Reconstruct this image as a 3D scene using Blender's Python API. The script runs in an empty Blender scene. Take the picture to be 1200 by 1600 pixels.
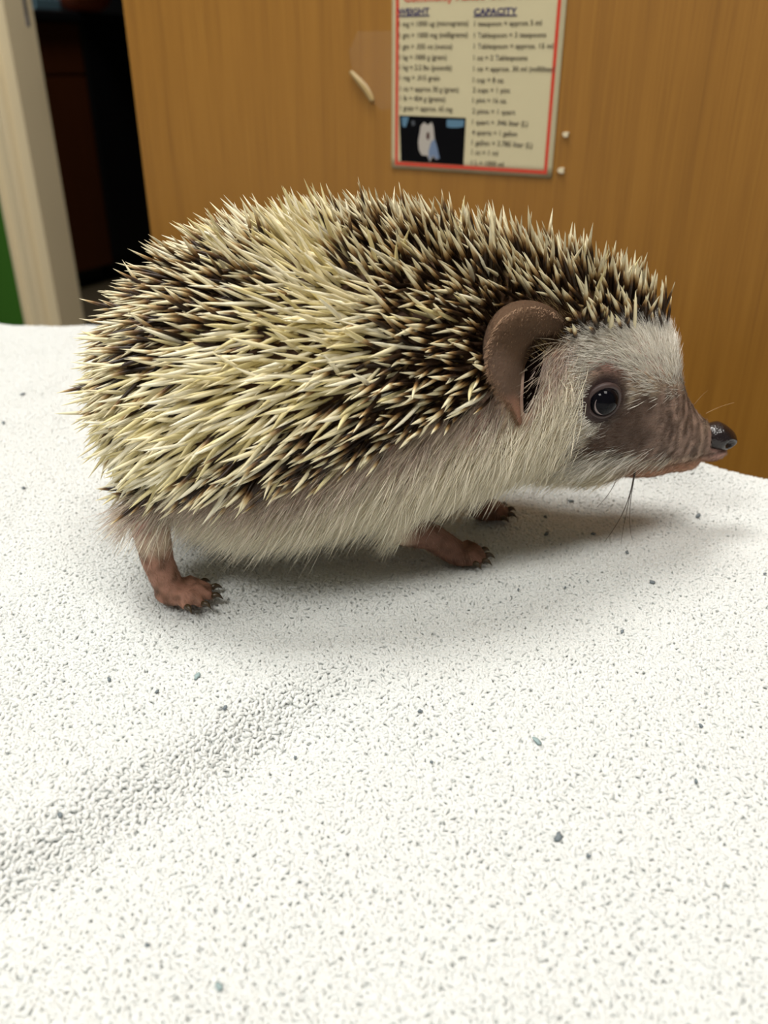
import bpy, bmesh, math, random
import numpy as np
from mathutils import Vector, Matrix, noise
from mathutils.bvhtree import BVHTree

random.seed(7); rng = np.random.default_rng(7)
S = bpy.context.scene
COL = S.collection
R = math.radians

# ------------------------------------------------------------------ camera
F, H, PITCH = 1340.0, 0.15, R(28)
cam = bpy.data.cameras.new('camera')
cam.sensor_fit = 'VERTICAL'; cam.sensor_height = 36; cam.lens = F / 1600 * 36
cam.clip_start = 0.005; cam.clip_end = 50
cam.dof.use_dof = True; cam.dof.focus_distance = 0.245; cam.dof.aperture_fstop = 14
cam_o = bpy.data.objects.new('camera', cam); COL.objects.link(cam_o)
cam_o.location = (0, 0, H); cam_o.rotation_euler = (R(90) - PITCH, 0, 0)
S.camera = cam_o

# ------------------------------------------------------------------ world, light, exposure
w = bpy.data.worlds.new('world'); S.world = w; w.use_nodes = True
w.node_tree.nodes['Background'].inputs[0].default_value = (1.0, 0.93, 0.82, 1)
w.node_tree.nodes['Background'].inputs[1].default_value = 0.18
S.view_settings.view_transform = 'Standard'; S.view_settings.look = 'None'
S.view_settings.gamma = 1; S.view_settings.use_curve_mapping = False
S.view_settings.exposure = 0.02
S.cycles.diffuse_bounces = 8

def area(name, loc, size, power, col, target):
    l = bpy.data.lights.new(name, 'AREA'); l.shape = 'RECTANGLE'
    l.size, l.size_y = size; l.energy = power; l.color = col
    o = bpy.data.objects.new(name, l); COL.objects.link(o); o.location = loc
    d = Vector(target) - Vector(loc); o.rotation_euler = d.to_track_quat('-Z', 'Y').to_euler()
    return o
CEIL = 1.75
FAR_FILL = (-1.5, 3.2)  # unseen fill light, added to brighten the brown cabinet in the far room
area('far_room_lamp_light', (FAR_FILL[0], FAR_FILL[1], CEIL - 0.03), (0.5, 0.5), 40, (1.0, 0.9, 0.75), (FAR_FILL[0], FAR_FILL[1], 0))
LIGHTS = [((-0.45, 0.42), (0.55, 0.55), 25), ((0.45, -0.35), (0.55, 0.55), 12), ((-0.9, -0.8), (0.55, 0.55), 20)]
for (lx, ly), sz, pw in LIGHTS:
    area('ceiling_lamp_light', (lx, ly, CEIL - 0.03), sz, pw, (1.0, 0.97, 0.915), (lx, ly, 0))

# ------------------------------------------------------------------ helpers
def lin(c):
    c = np.asarray(c, float) / 255.0
    return np.where(c <= 0.04045, c / 12.92, ((c + 0.055) / 1.055) ** 2.4)
def L4(r, g, b): return tuple(float(x) for x in lin((r, g, b))) + (1.0,)

def ray(px, py):
    x, y = (px - 600) / F, (800 - py) / F
    c, s = math.cos(PITCH), math.sin(PITCH)
    return np.array([x, c + y * s, -s + y * c])
CAM = np.array([0, 0, H])
def on_plane(px, py, p0, n):
    r = ray(px, py); t = ((np.asarray(p0) - CAM) @ n) / (r @ n); return CAM + t * r
def on_ground(px, py, z=0.0): return on_plane(px, py, (0, 0, z), np.array([0, 0, 1.0]))

def mesh(name, verts, faces, mat=None, parent=None, smooth=True, cols=None, fac=None):
    me = bpy.data.meshes.new(name)
    me.from_pydata([tuple(v) for v in verts], [], [tuple(f) for f in faces])
    if smooth: me.polygons.foreach_set('use_smooth', np.ones(len(me.polygons), bool))
    if cols is not None:
        at = me.color_attributes.new('Col', 'FLOAT_COLOR', 'POINT')
        c = np.ones((len(me.vertices), 4), np.float32); c[:, :3] = cols
        at.data.foreach_set('color', c.ravel())
    if mat: me.materials.append(mat)
    me.update()
    o = bpy.data.objects.new(name, me); COL.objects.link(o)
    if parent: o.parent = parent
    return o
def fast_mesh(name, V, tris, mat, parent=None, cols=None, smooth=True):
    V = np.asarray(V, np.float32); T = np.asarray(tris, np.int32)
    me = bpy.data.meshes.new(name)
    me.vertices.add(len(V)); me.vertices.foreach_set('co', V.ravel())
    k = T.shape[1]
    me.loops.add(T.size); me.loops.foreach_set('vertex_index', T.ravel())
    me.polygons.add(len(T)); me.polygons.foreach_set('loop_start', np.arange(0, T.size, k, dtype=np.int32))
    me.polygons.foreach_set('use_smooth', np.full(len(T), smooth))
    me.update(calc_edges=True); me.validate()
    if cols is not None:
        at = me.color_attributes.new('Col', 'FLOAT_COLOR', 'POINT')
        c = np.ones((len(V), 4), np.float32); c[:, :3] = cols
        at.data.foreach_set('color', c.ravel())
    me.materials.append(mat)
    o = bpy.data.objects.new(name, me); COL.objects.link(o)
    if parent: o.parent = parent
    return o
def box_vf(x0, x1, y0, y1, z0, z1):
    v = [(x, y, z) for z in (z0, z1) for y in (y0, y1) for x in (x0, x1)]
    f = [(0, 2, 3, 1), (4, 5, 7, 6), (0, 1, 5, 4), (2, 6, 7, 3), (0, 4, 6, 2), (1, 3, 7, 5)]
    return v, f
def box(name, x0, x1, y0, y1, z0, z1, mat, parent=None, bevel=0.0):
    v, f = box_vf(x0, x1, y0, y1, z0, z1)
    o = mesh(name, v, f, mat, parent, smooth=False)
    if bevel:
        m = o.modifiers.new('bevel', 'BEVEL'); m.width = bevel; m.segments = 3
    return o
def empty(name, mat4):
    o = bpy.data.objects.new(name, None); COL.objects.link(o); o.matrix_world = mat4; o.empty_display_size = 0.02; return o
def tag(o, label=None, cat=None, group=None, kind=None):
    if label: o['label'] = label
    if cat: o['category'] = cat
    if group: o['group'] = group
    if kind: o['kind'] = kind
    return o
def tube(path, radii, n=10, cap=True):
    path = [Vector(p) for p in path]; V = []; Fc = []
    m = len(path); prev = None
    for i, p in enumerate(path):
        t = (path[min(i + 1, m - 1)] - path[max(i - 1, 0)]).normalized()
        if prev is None:
            up = Vector((0, 0, 1)) if abs(t.z) < 0.9 else Vector((1, 0, 0))
            x = t.cross(up).normalized()
        else:
            x = (prev - t * prev.dot(t)).normalized()
        prev = x; y = t.cross(x)
        for k in range(n):
            a = 2 * math.pi * k / n
            V.append(p + (x * math.cos(a) + y * math.sin(a)) * radii[i])
    for i in range(m - 1):
        for k in range(n):
            k2 = (k + 1) % n
            Fc.append((i * n + k, i * n + k2, (i + 1) * n + k2, (i + 1) * n + k))
    if cap:
        c0 = len(V); V.append(path[0] - (path[1] - path[0]).normalized() * radii[0] * 0.6)
        c1 = len(V); V.append(path[-1] + (path[-1] - path[-2]).normalized() * radii[-1] * 0.6)
        for k in range(n):
            k2 = (k + 1) % n
            Fc.append((c0, k2, k)); Fc.append((c1, (m - 1) * n + k, (m - 1) * n + k2))
    return V, Fc
def ellipsoid(c, r, nu=24, nv=16, axes=None):
    V, Fc = [], []
    A = axes if axes is not None else np.eye(3)
    for i in range(1, nv):
        ph = math.pi * i / nv
        for j in range(nu):
            t = 2 * math.pi * j / nu
            q = np.array([r[0] * math.sin(ph) * math.cos(t), r[1] * math.sin(ph) * math.sin(t), r[2] * math.cos(ph)])
            V.append(np.asarray(c) + A @ q)
    V.append(np.asarray(c) + A @ np.array([0, 0, r[2]])); V.append(np.asarray(c) + A @ np.array([0, 0, -r[2]]))
    for i in range(nv - 2):
        for j in range(nu):
            j2 = (j + 1) % nu
            Fc.append((i * nu + j, (i + 1) * nu + j, (i + 1) * nu + j2, i * nu + j2))
    top, bot = len(V) - 2, len(V) - 1
    for j in range(nu):
        j2 = (j + 1) % nu
        Fc.append((top, j, j2)); Fc.append((bot, (nv - 2) * nu + j2, (nv - 2) * nu + j))
    return V, Fc
def join(parts):
    V, Fc = [], []
    for v, f in parts:
        o = len(V); V += [tuple(p) for p in v]; Fc += [tuple(i + o for i in q) for q in f]
    return V, Fc

# materials -----------------------------------------------------------
def newmat(name):
    m = bpy.data.materials.new(name); m.use_nodes = True
    return m, m.node_tree.nodes, m.node_tree.links, m.node_tree.nodes['Principled BSDF']
def plain(name, col, rough=0.6, metal=0.0, spec=0.5, noise_amt=0.0, scale=40):
    m, N, K, P = newmat(name)
    P.inputs['Base Color'].default_value = col; P.inputs['Roughness'].default_value = rough
    P.inputs['Metallic'].default_value = metal; P.inputs['Specular IOR Level'].default_value = spec
    if noise_amt:
        n = N.new('ShaderNodeTexNoise'); n.inputs['Scale'].default_value = scale; n.inputs['Detail'].default_value = 4
        tc = N.new('ShaderNodeTexCoord'); K.new(tc.outputs['Object'], n.inputs['Vector'])
        r = N.new('ShaderNodeMapRange'); r.inputs[3].default_value = 1 - noise_amt; r.inputs[4].default_value = 1 + noise_amt
        K.new(n.outputs['Fac'], r.inputs[0])
        v = N.new('ShaderNodeMix'); v.data_type = 'RGBA'; v.blend_type = 'MULTIPLY'; v.inputs[0].default_value = 1
        v.inputs[6].default_value = col; K.new(r.outputs[0], v.inputs[7]); K.new(v.outputs[2], P.inputs['Base Color'])
    return m
def attr_mat(name, rough=0.5, spec=0.3, sub=0.0, sheen=0.0, bump=None):
    m, N, K, P = newmat(name)
    a = N.new('ShaderNodeAttribute'); a.attribute_name = 'Col'
    K.new(a.outputs['Color'], P.inputs['Base Color'])
    P.inputs['Roughness'].default_value = rough; P.inputs['Specular IOR Level'].default_value = spec
    if sub:
        P.inputs['Subsurface Weight'].default_value = sub; P.inputs['Subsurface Radius'].default_value = (0.002, 0.001, 0.0006)
        P.inputs['Subsurface Scale'].default_value = 1.0
    if sheen: P.inputs['Sheen Weight'].default_value = sheen
    if bump:
        n = N.new('ShaderNodeTexNoise'); n.inputs['Scale'].default_value = bump; n.inputs['Detail'].default_value = 5
        tc = N.new('ShaderNodeTexCoord'); K.new(tc.outputs['Object'], n.inputs['Vector'])
        b = N.new('ShaderNodeBump'); b.inputs['Strength'].default_value = 0.5; b.inputs['Distance'].default_value = 0.0006
        K.new(n.outputs['Fac'], b.inputs['Height']); K.new(b.outputs[0], P.inputs['Normal'])
    return m

def wood_mat(name, c1, c2, c3, rough=0.45):
    m, N, K, P = newmat(name)
    tc = N.new('ShaderNodeTexCoord')
    def noise_n(sc, detail, dist=0.0):
        mp = N.new('ShaderNodeMapping'); mp.inputs['Scale'].default_value = sc
        K.new(tc.outputs['Object'], mp.inputs['Vector'])
        n = N.new('ShaderNodeTexNoise'); n.inputs['Scale'].default_value = 1; n.inputs['Detail'].default_value = detail
        n.inputs['Distortion'].default_value = dist; K.new(mp.outputs[0], n.inputs['Vector']); return n
    fine = noise_n((900, 900, 14), 3); mid = noise_n((130, 130, 3), 3, 0.4); big = noise_n((10, 10, 1.2), 2, 0.5)
    r = N.new('ShaderNodeValToRGB'); e = r.color_ramp.elements
    e[0].position, e[0].color = 0.28, c1; e[1].position, e[1].color = 0.72, c3
    k = e.new(0.5); k.color = c2
    mx = N.new('ShaderNodeMath'); mx.operation = 'MULTIPLY_ADD'; mx.inputs[1].default_value = 0.5
    K.new(fine.outputs['Fac'], mx.inputs[0])
    m2 = N.new('ShaderNodeMath'); m2.operation = 'MULTIPLY'; m2.inputs[1].default_value = 0.35; K.new(mid.outputs['Fac'], m2.inputs[0])
    K.new(m2.outputs[0], mx.inputs[2])
    m3 = N.new('ShaderNodeMath'); m3.operation = 'MULTIPLY_ADD'; m3.inputs[1].default_value = 0.15
    K.new(big.outputs['Fac'], m3.inputs[0]); K.new(mx.outputs[0], m3.inputs[2])
    K.new(m3.outputs[0], r.inputs[0]); K.new(r.outputs[0], P.inputs['Base Color'])
    b = N.new('ShaderNodeBump'); b.inputs['Strength'].default_value = 0.15; b.inputs['Distance'].default_value = 0.0005
    K.new(fine.outputs['Fac'], b.inputs['Height']); K.new(b.outputs[0], P.inputs['Normal'])
    P.inputs['Roughness'].default_value = rough
    return m

M_OAK = wood_mat('oak_veneer', L4(130, 88, 28), L4(152, 105, 36), L4(165, 118, 45), 0.5)
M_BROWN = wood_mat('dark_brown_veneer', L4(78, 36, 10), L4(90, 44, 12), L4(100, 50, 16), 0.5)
M_CREAM = plain('cream_gloss_paint', L4(222, 207, 172), 0.4, noise_amt=0.04, scale=12)
M_GREEN = plain('green_wall_paint', L4(44, 98, 2), 0.7, noise_amt=0.05, scale=8)
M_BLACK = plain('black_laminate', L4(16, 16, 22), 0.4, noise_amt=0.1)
M_FLOOR = plain('dark_vinyl_floor', L4(50, 44, 32), 0.5, noise_amt=0.2, scale=5)
M_CEIL = plain('ceiling_white', L4(225, 222, 212), 0.8, noise_amt=0.03, scale=20)
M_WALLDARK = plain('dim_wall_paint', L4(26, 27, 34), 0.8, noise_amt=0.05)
M_STEEL = plain('steel', L4(170, 170, 175), 0.3, 1.0, noise_amt=0.05)

# ------------------------------------------------------------------ room axes: a along the table's edge, b away from it
YAW = R(29)
A = np.array([math.cos(YAW), -math.sin(YAW), 0]); B = np.array([math.sin(YAW), math.cos(YAW), 0]); Z = np.array([0, 0, 1.0])
EDGE = (on_ground(75, 520) + on_ground(1130, 728)) / 2          # a point on the table's far edge
FLOOR = -0.75
def room(a=0.0, b=0.0, z=0.0): return EDGE + A * a + B * b + Z * z
ROOM = Matrix.Translation(Vector(EDGE)) @ Matrix.Rotation(-YAW, 4, 'Z')     # local x = a, y = b, z up
def inroom(p):
    d = np.asarray(p) - EDGE; return d @ A, d @ B, d[2]
def rbox(name, a0, a1, b0, b1, z0, z1, mat, bevel=0.0):
    o = box(name, a0, a1, b0, b1, z0, z1, mat, None, bevel); o.matrix_world = ROOM; return o

CAB_B = 0.15                      # face of the oak cabinet
WALL_B = 0.52                     # wall with the doorway
cab_left = inroom(on_plane(215, 200, room(b=CAB_B), B))[0]
jamb_a = inroom(on_plane(104, 520, room(b=WALL_B), B))[0]
WT = inroom(on_plane(135, 520, room(a=jamb_a), A))[1] - WALL_B     # depth of the jamb
cas_l = inroom(on_plane(52, 520, room(b=WALL_B), B))[0]
open_r = jamb_a + 0.80
far_a0, far_a1, far_b1 = -4.2, 1.2, 7.0

tag(rbox('floor', -4.2, 2.2, -2.2, far_b1, FLOOR - 0.05, FLOOR, M_FLOOR), 'dark vinyl floor under the exam table and beyond the doorway', 'floor', kind='structure')
tag(rbox('ceiling', -4.2, 2.2, -1.6, far_b1, CEIL, CEIL + 0.05, M_CEIL), 'plain white ceiling above the exam table', 'ceiling', kind='structure')
# wall with doorway: one mesh of three boxes
v, f = join([box_vf(-4.2, cas_l + 0.02, WALL_B, WALL_B + WT, FLOOR, CEIL), box_vf(open_r, 2.2, WALL_B, WALL_B + WT, FLOOR, CEIL),
             box_vf(cas_l + 0.02, open_r, WALL_B, WALL_B + WT, 1.31, CEIL)])
wl = mesh('wall_back', v, f, M_GREEN, None, False); wl.matrix_world = ROOM
tag(wl, 'green painted wall beside the cream door frame', 'wall', kind='structure')
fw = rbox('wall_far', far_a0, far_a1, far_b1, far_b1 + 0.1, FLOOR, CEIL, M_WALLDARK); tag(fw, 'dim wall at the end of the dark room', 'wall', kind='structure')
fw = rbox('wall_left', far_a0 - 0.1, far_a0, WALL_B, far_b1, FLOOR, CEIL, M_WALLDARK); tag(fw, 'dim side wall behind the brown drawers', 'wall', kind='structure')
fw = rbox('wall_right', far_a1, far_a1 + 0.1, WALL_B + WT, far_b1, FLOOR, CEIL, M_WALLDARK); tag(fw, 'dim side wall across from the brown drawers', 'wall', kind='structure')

# door frame: casing with a stepped profile + jamb, swept vertically
def swept(name, prof, z0, z1, mat, parent=None):
    n = len(prof); V = [(x, y, z0) for x, y in prof] + [(x, y, z1) for x, y in prof]
    Fc = [(i, (i + 1) % n, n + (i + 1) % n, n + i) for i in range(n)] + [tuple(range(n))[::-1], tuple(range(n, 2 * n))]
    o = mesh(name, V, Fc, mat, parent, False)
    return o
tr = empty('trim_1', ROOM); tag(tr, 'cream painted door frame beside the green wall', 'door frame', kind='structure')
W = jamb_a - cas_l; yb = WALL_B
prof = [(cas_l, yb), (cas_l, yb - .010), (cas_l + .006, yb - .017), (cas_l + .16 * W, yb - .018), (cas_l + .2 * W, yb - .012), (cas_l + .5 * W, yb - .012),
        (cas_l + .53 * W, yb - .019), (cas_l + .60 * W, yb - .021), (cas_l + .66 * W, yb - .016), (cas_l + .70 * W, yb - .008), (jamb_a, yb - .008), (jamb_a, yb)]
c = swept('casing', prof, FLOOR, 1.36, M_CREAM, tr)
box('jamb', cas_l + .02, jamb_a, yb, yb + WT, FLOOR, 1.31, M_CREAM, tr)
box('casing', open_r, open_r + W, yb - .016, yb, FLOOR, 1.36, M_CREAM, tr)
box('head_casing', cas_l, open_r + W, yb - .0165, yb - .0002, 1.31, 1.38, M_CREAM, tr)
sp = [inroom(on_plane(px, py, room(b=WALL_B - .008), B)) for px, py in ((35, -10), (48, 42))]
st = box('strike_plate', sp[0][0], sp[1][0], yb - .0105, yb - .0075, sp[1][2], sp[0][2] + .02, M_STEEL, tr, 0.001)
tag(st, 'steel strike plate'); 
box('latch_hole', sp[0][0] + .004, sp[1][0] - .002, yb - .0108, yb - .0103, sp[1][2] + .012, sp[0][2] + .01, M_BLACK, st)

# ------------------------------------------------------------------ the dark room beyond: drawers, tall unit, things on the counter
G = inroom(on_ground(128, 452, FLOOR))
face_a = G[0]
def b_at(px, py, a=face_a):           # where the ray through a pixel meets the drawers' front plane
    return inroom(on_plane(px, py, room(a=a), A))
bend = b_at(176, 400)[1]; toe = b_at(130, 425)[2]; top = b_at(70, 32)[2]; seam = b_at(100, 118)[2]
cb = empty('base_cabinet', ROOM); tag(cb, 'dark brown base cabinet with a drawer above a door in the dark room', 'cabinet')
b0 = bend - 1.1
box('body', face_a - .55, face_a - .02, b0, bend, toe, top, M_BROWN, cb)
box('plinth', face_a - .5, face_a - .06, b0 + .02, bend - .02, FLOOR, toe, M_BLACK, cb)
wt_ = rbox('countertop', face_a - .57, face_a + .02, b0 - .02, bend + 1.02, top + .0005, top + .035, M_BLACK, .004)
tag(wt_, 'black countertop running over the brown cabinet and black unit in the dark room', 'countertop')
for k in range(2):
    x0, x1 = b0 + .55 * k + .004, b0 + .55 * (k + 1) - .004
    dr = box('drawer', face_a - .02, face_a, x0, x1, seam + .006, top - .006, M_BROWN, cb, .002)
    box('handle', face_a, face_a + .02, x0 + .2, x0 + .3, (seam + top) / 2 - .006, (seam + top) / 2 + .006, M_BLACK, dr, .002)
    dd = box('door', face_a - .02, face_a, x0, x1, toe + .004, seam - .006, M_BROWN, cb, .002)
    box('handle', face_a, face_a + .02, x0 + .03, x0 + .045, seam - .16, seam - .06, M_BLACK, dd, .002)
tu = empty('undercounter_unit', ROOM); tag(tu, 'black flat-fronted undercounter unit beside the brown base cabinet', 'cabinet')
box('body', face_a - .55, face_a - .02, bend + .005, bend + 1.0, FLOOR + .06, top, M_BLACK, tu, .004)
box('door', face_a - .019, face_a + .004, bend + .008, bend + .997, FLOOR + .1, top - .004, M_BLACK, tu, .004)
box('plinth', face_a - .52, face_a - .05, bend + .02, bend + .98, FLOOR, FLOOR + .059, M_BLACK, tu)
# tray and round vessel on the counter
t0, t1 = b_at(52, 10), b_at(92, 8)
ty = empty('tray', ROOM); tag(ty, 'blue grey flat tray lying on the black countertop', 'tray')
M_TRAY = plain('tray_plastic', L4(90, 120, 140), .4, noise_amt=.05)
box('base', face_a - .3, face_a - .0, t0[1], t1[1], top + .036, top + .045, M_TRAY, ty, .003)
box('rim', face_a - .0, face_a + .01, t0[1], t1[1], top + .036, top + .075, M_TRAY, ty, .003)
box('rim', face_a - .31, face_a - .3, t0[1], t1[1], top + .036, top + .075, M_TRAY, ty, .003)
M_CLAY = plain('reddish_glaze', L4(150, 62, 30), .5, noise_amt=.1)
VA = face_a - .015
vc = b_at(132, 5, VA); rr = abs(b_at(172, 0, VA)[1] - b_at(94, 0, VA)[1]) * .42
vs = empty('round_vessel', ROOM); tag(vs, 'reddish brown rounded pot on the black countertop', 'pot')
prof = [(.02, 0), (.55, .02), (.85, .25), (1, .55), (.97, .85), (.8, 1.1), (.6, 1.2), (.6, 1.28), (.54, 1.28), (.54, 1.18), (.7, 1.05), (.85, .8), (.85, .55), (.6, .15), (.02, .1)]
V = [(VA + p[0] * rr * math.cos(t), vc[1] + p[0] * rr * math.sin(t), top + .036 + p[1] * rr) for p in prof for t in np.linspace(0, 2 * math.pi, 28, endpoint=False)]
Fc = [(i * 28 + j, i * 28 + (j + 1) % 28, (i + 1) * 28 + (j + 1) % 28, (i + 1) * 28 + j) for i in range(len(prof) - 1) for j in range(28)]
mesh('body', V, Fc, M_CLAY, vs)
V, Fc = tube([(VA + .57 * rr * math.cos(t), vc[1] + .57 * rr * math.sin(t), top + .036 + 1.29 * rr) for t in np.linspace(0, 2 * math.pi, 33)], [.05 * rr] * 33, 8, False)
mesh('rim', V, Fc, M_CLAY, vs)

# ------------------------------------------------------------------ ceiling lights (fixtures around the lamps, plus an added panel for the far-room fill)
M_GLOW, N_, K_, P_ = newmat('lit_diffuser')
P_.inputs['Emission Color'].default_value = (1, .95, .86, 1); P_.inputs['Emission Strength'].default_value = 3
M_FIX = plain('white_enamel', L4(230, 230, 226), .4)
names = ['square ceiling light panel above the oak cabinet side of the table', 'square ceiling light panel above the open end of the exam table', 'square ceiling light panel away from the cabinet and table']
for ((lx, ly), sz, pw), lb in zip(LIGHTS + [(FAR_FILL, (.5, .5), 5)], names + ['dim square ceiling light panel in the dark room beyond the doorway']):
    e = empty('ceiling_light', Matrix.Translation((lx, ly, CEIL))); tag(e, lb, 'ceiling light', 'ceiling light panels')
    s = sz[0] / 2
    box('diffuser', -s, s, -s, s, -.02, -.012, M_GLOW, e)
    for q in ((-s - .02, s + .02, -s - .02, -s), (-s - .02, s + .02, s, s + .02), (-s - .02, -s, -s, s), (s, s + .02, -s, s)):
        box('frame', *q, -.03, 0, M_FIX, e)

# ------------------------------------------------------------------ tall oak cabinet with the chart on its side
tc_ = empty('oak_cabinet', ROOM); tag(tc_, 'tall light oak cabinet with a laminated chart taped to its panel', 'cabinet')
cr = cab_left + 1.0
box('side_panel', cab_left, cr, CAB_B, CAB_B + .018, FLOOR + .08, 1.25, M_OAK, tc_, .0008)
box('body', cab_left + .002, cr - .002, CAB_B + .018, WALL_B - .03, FLOOR + .08, 1.245, M_OAK, tc_)
box('plinth', cab_left + .03, cr - .03, CAB_B + .03, WALL_B - .04, FLOOR, FLOOR + .08, M_BLACK, tc_)
box('top', cab_left - .01, cr + .01, CAB_B - .01, WALL_B - .025, 1.251, 1.275, M_OAK, tc_, .003)

# ------------------------------------------------------------------ laminated chart
def ondoor(px, py): 
    q = inroom(on_plane(px, py, room(b=CAB_B), B)); return q[0], q[2]
PB = ondoor(613, 262); PR = ondoor(862, 280)
pw_ = PR[0] - PB[0]; PH = ondoor(608, -30)[1] - PB[1]
M_PAPER = plain('laminated_paper', L4(206, 196, 160), .28, noise_amt=.03, scale=60)
M_RED = plain('red_ink', L4(205, 62, 40), .35); M_INK = plain('dark_ink', L4(62, 54, 44), .4); M_BLUE = plain('navy_ink', L4(44, 40, 92), .4)
M_TAPE, N_, K_, P_ = newmat('clear_tape')
P_.inputs['Base Color'].default_value = (.95, .93, .88, 1); P_.inputs['Roughness'].default_value = .3; P_.inputs['Specular IOR Level'].default_value = .1
P_.inputs['Alpha'].default_value = .015
chart = empty('conversion_chart', ROOM @ Matrix.Translation((PB[0], CAB_B - .0006, PB[1])))
tag(chart, 'laminated weight and capacity conversion chart with red border taped on oak panel', 'chart')
def loc(px, py): 
    q = ondoor(px, py); return q[0] - PB[0], q[1] - PB[1]
def flat(name, pts, depth, mat, parent, thick=.00012):
    n = len(pts); V = [(x, depth, z) for x, z in pts] + [(x, depth + thick, z) for x, z in pts]
    Fc = [tuple(range(n)), tuple(range(n, 2 * n))[::-1]] + [(i, n + i, n + (i + 1) % n, (i + 1) % n) for i in range(n)]
    return mesh(name, V, Fc, mat, parent, False)
def rect(x0, x1, z0, z1): return [(x0, z0), (x1, z0), (x1, z1), (x0, z1)]
# slightly bowed sheet
n = 16; V = []; Fc = []
for j in range(n + 1):
    for i in range(n + 1):
        x, z = pw_ * i / n, PH * j / n
        V.append((x, 0.0, z))
for j in range(n):
    for i in range(n):
        q = j * (n + 1) + i; Fc.append((q, q + 1, q + n + 2, q + n + 1))
sh = mesh('paper_sheet', V, Fc, M_PAPER, chart); md = sh.modifiers.new('thick', 'SOLIDIFY'); md.thickness = .0005; md.offset = 0
bx0, bz0 = .0024, .0018; bt = .0019; D_ = -.00045
bx1, bz1 = pw_ - .0028, PH - .0030
for q in (rect(bx0, bx1, bz0, bz0 + bt), rect(bx0, bx1, bz1 - bt, bz1), rect(bx0, bx0 + bt, bz0 + bt, bz1 - bt), rect(bx1 - bt, bx1, bz0 + bt, bz1 - bt)):
    flat('border_line', q, D_, M_RED, chart)
def text(name, s, px0, px1, py, hgt_px, mat, bold=0.0, under=False):
    cu = bpy.data.curves.new(name, 'FONT'); cu.body = s; cu.size = 1; cu.resolution_u = 2; cu.offset = bold
    to = bpy.data.objects.new(name, cu); COL.objects.link(to)
    bpy.context.view_layer.update()
    me = bpy.data.meshes.new_from_object(to.evaluated_get(bpy.context.evaluated_depsgraph_get()))
    bpy.data.objects.remove(to); bpy.data.curves.remove(cu)
    co = np.zeros(len(me.vertices) * 3); me.vertices.foreach_get('co', co); co = co.reshape(-1, 3)
    x0, z0 = loc(px0, py); x1, _ = loc(px1, py); zt = loc(px0, py - hgt_px)[1]
    sx = (x1 - x0) / (co[:, 0].max() - co[:, 0].min()); sz = (zt - z0) / .70
    new = np.stack([x0 + (co[:, 0] - co[:, 0].min()) * sx, np.full(len(co), D_ - .00002), z0 + co[:, 1] * sz], 1)
    if under:
        pass
    me.vertices.foreach_set('co', new.ravel()); me.materials.clear(); me.materials.append(mat); me.update()
    o = bpy.data.objects.new(name, me); COL.objects.link(o); o.parent = chart
    if under: flat('underline', rect(x0, x1, z0 - .0009, z0 - .0003), D_ - .00003, mat, chart)
    return o
text('title_text', 'Commonly Asked Conversions', 632, 860, 3, 13, M_RED, .022)
text('heading_text', 'WEIGHT', 623, 672, 23.5, 10, M_BLUE, .03, True)
text('heading_text', 'CAPACITY', 741, 809, 23.5, 10, M_BLUE, .03, True)
wt = ['1 mg = 1000 ug (micrograms)', '1 gm = 1000 mg (milligrams)', '1 gm = .035 oz (ounce)', '1 kg = 1000 g (gram)', '1 kg = 2.2 lbs (pounds)', '1 mg = .015 grain', '1 oz = approx 30 g (gram)', '1 lb = 454 g (grams)', '1 grain = approx. 65 mg']
for s, py, pe in zip(wt, (41.5, 59, 76.5, 93, 109, 125, 142, 157, 172), (733, 732, 708, 699, 707, 688, 718, 697, 708)):
    text('text_line', s, 624 + py * .015, pe, py, 8, M_INK, .012)
ct = ['1 teaspoon = approx 5 ml', '1 Tablespoon = 3 teaspoons', '1 Tablespoon = approx. 15 ml', '1 oz = 2 Tablespoons', '1 oz = approx. 30 ml (milliliter)', '1 cup = 8 oz.', '2 cups = 1 pint', '1 pint = 16 oz.', '2 pints = 1 quart', '1 quart = .946 liter (L)', '4 quarts = 1 gallon', '1 gallon = 3.785 liter (L)', '1 cc = 1 ml', '1 L = 1000 ml']
for s, py, pe in zip(ct, (41, 59, 76, 94, 111, 128.5, 144, 160, 177, 194, 210, 226, 241, 257.5), (847, 854, 865, 825, 868, 789, 798, 793, 806, 826, 809, 833, 779, 788)):
    text('text_line', s, 743 - py * .022, pe, py, 8, M_INK, .012)
# the printed picture: dark night scene with a pale sitting animal
M_PH = plain('photo_black', L4(10, 10, 13), .4, spec=.05); M_PW = plain('photo_pale', L4(178, 172, 164), .35, spec=.05); M_PB = plain('photo_blue', L4(92, 126, 150), .35, spec=.05)
M_PS = plain('photo_shadow_blue', L4(112, 130, 158), .35, spec=.05); M_PD = plain('photo_brown', L4(70, 40, 36), .35, spec=.05)
pic = flat('printed_picture', [loc(*p) for p in ((627.5, 252), (725, 258), (729, 184), (625, 180))], D_, M_PH, chart)
def blob(name, pts, mat, d): 
    flat(name, [loc(600 + x * 160 / 1200, 130 + y * 160 / 1200) for x, y in pts], D_ - d, mat, pic, .00003)
blob('pale_animal', [(440, 500), (480, 455), (520, 490), (570, 455), (590, 520), (600, 640), (630, 740), (660, 880), (620, 895), (585, 850), (545, 920), (520, 850), (450, 840), (420, 780), (410, 680), (425, 600)], M_PW, .00006)
blob('blue_shading', [(560, 690), (600, 650), (630, 740), (660, 880), (625, 890), (585, 840), (540, 900), (530, 800)], M_PS, .0001)
blob('dark_mark', [(510, 580), (535, 570), (545, 620), (530, 670), (505, 640)], M_PD, .0001)
blob('lit_window', [(215, 395), (300, 395), (280, 470), (260, 520), (225, 500)], M_PB, .00006)
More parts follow.
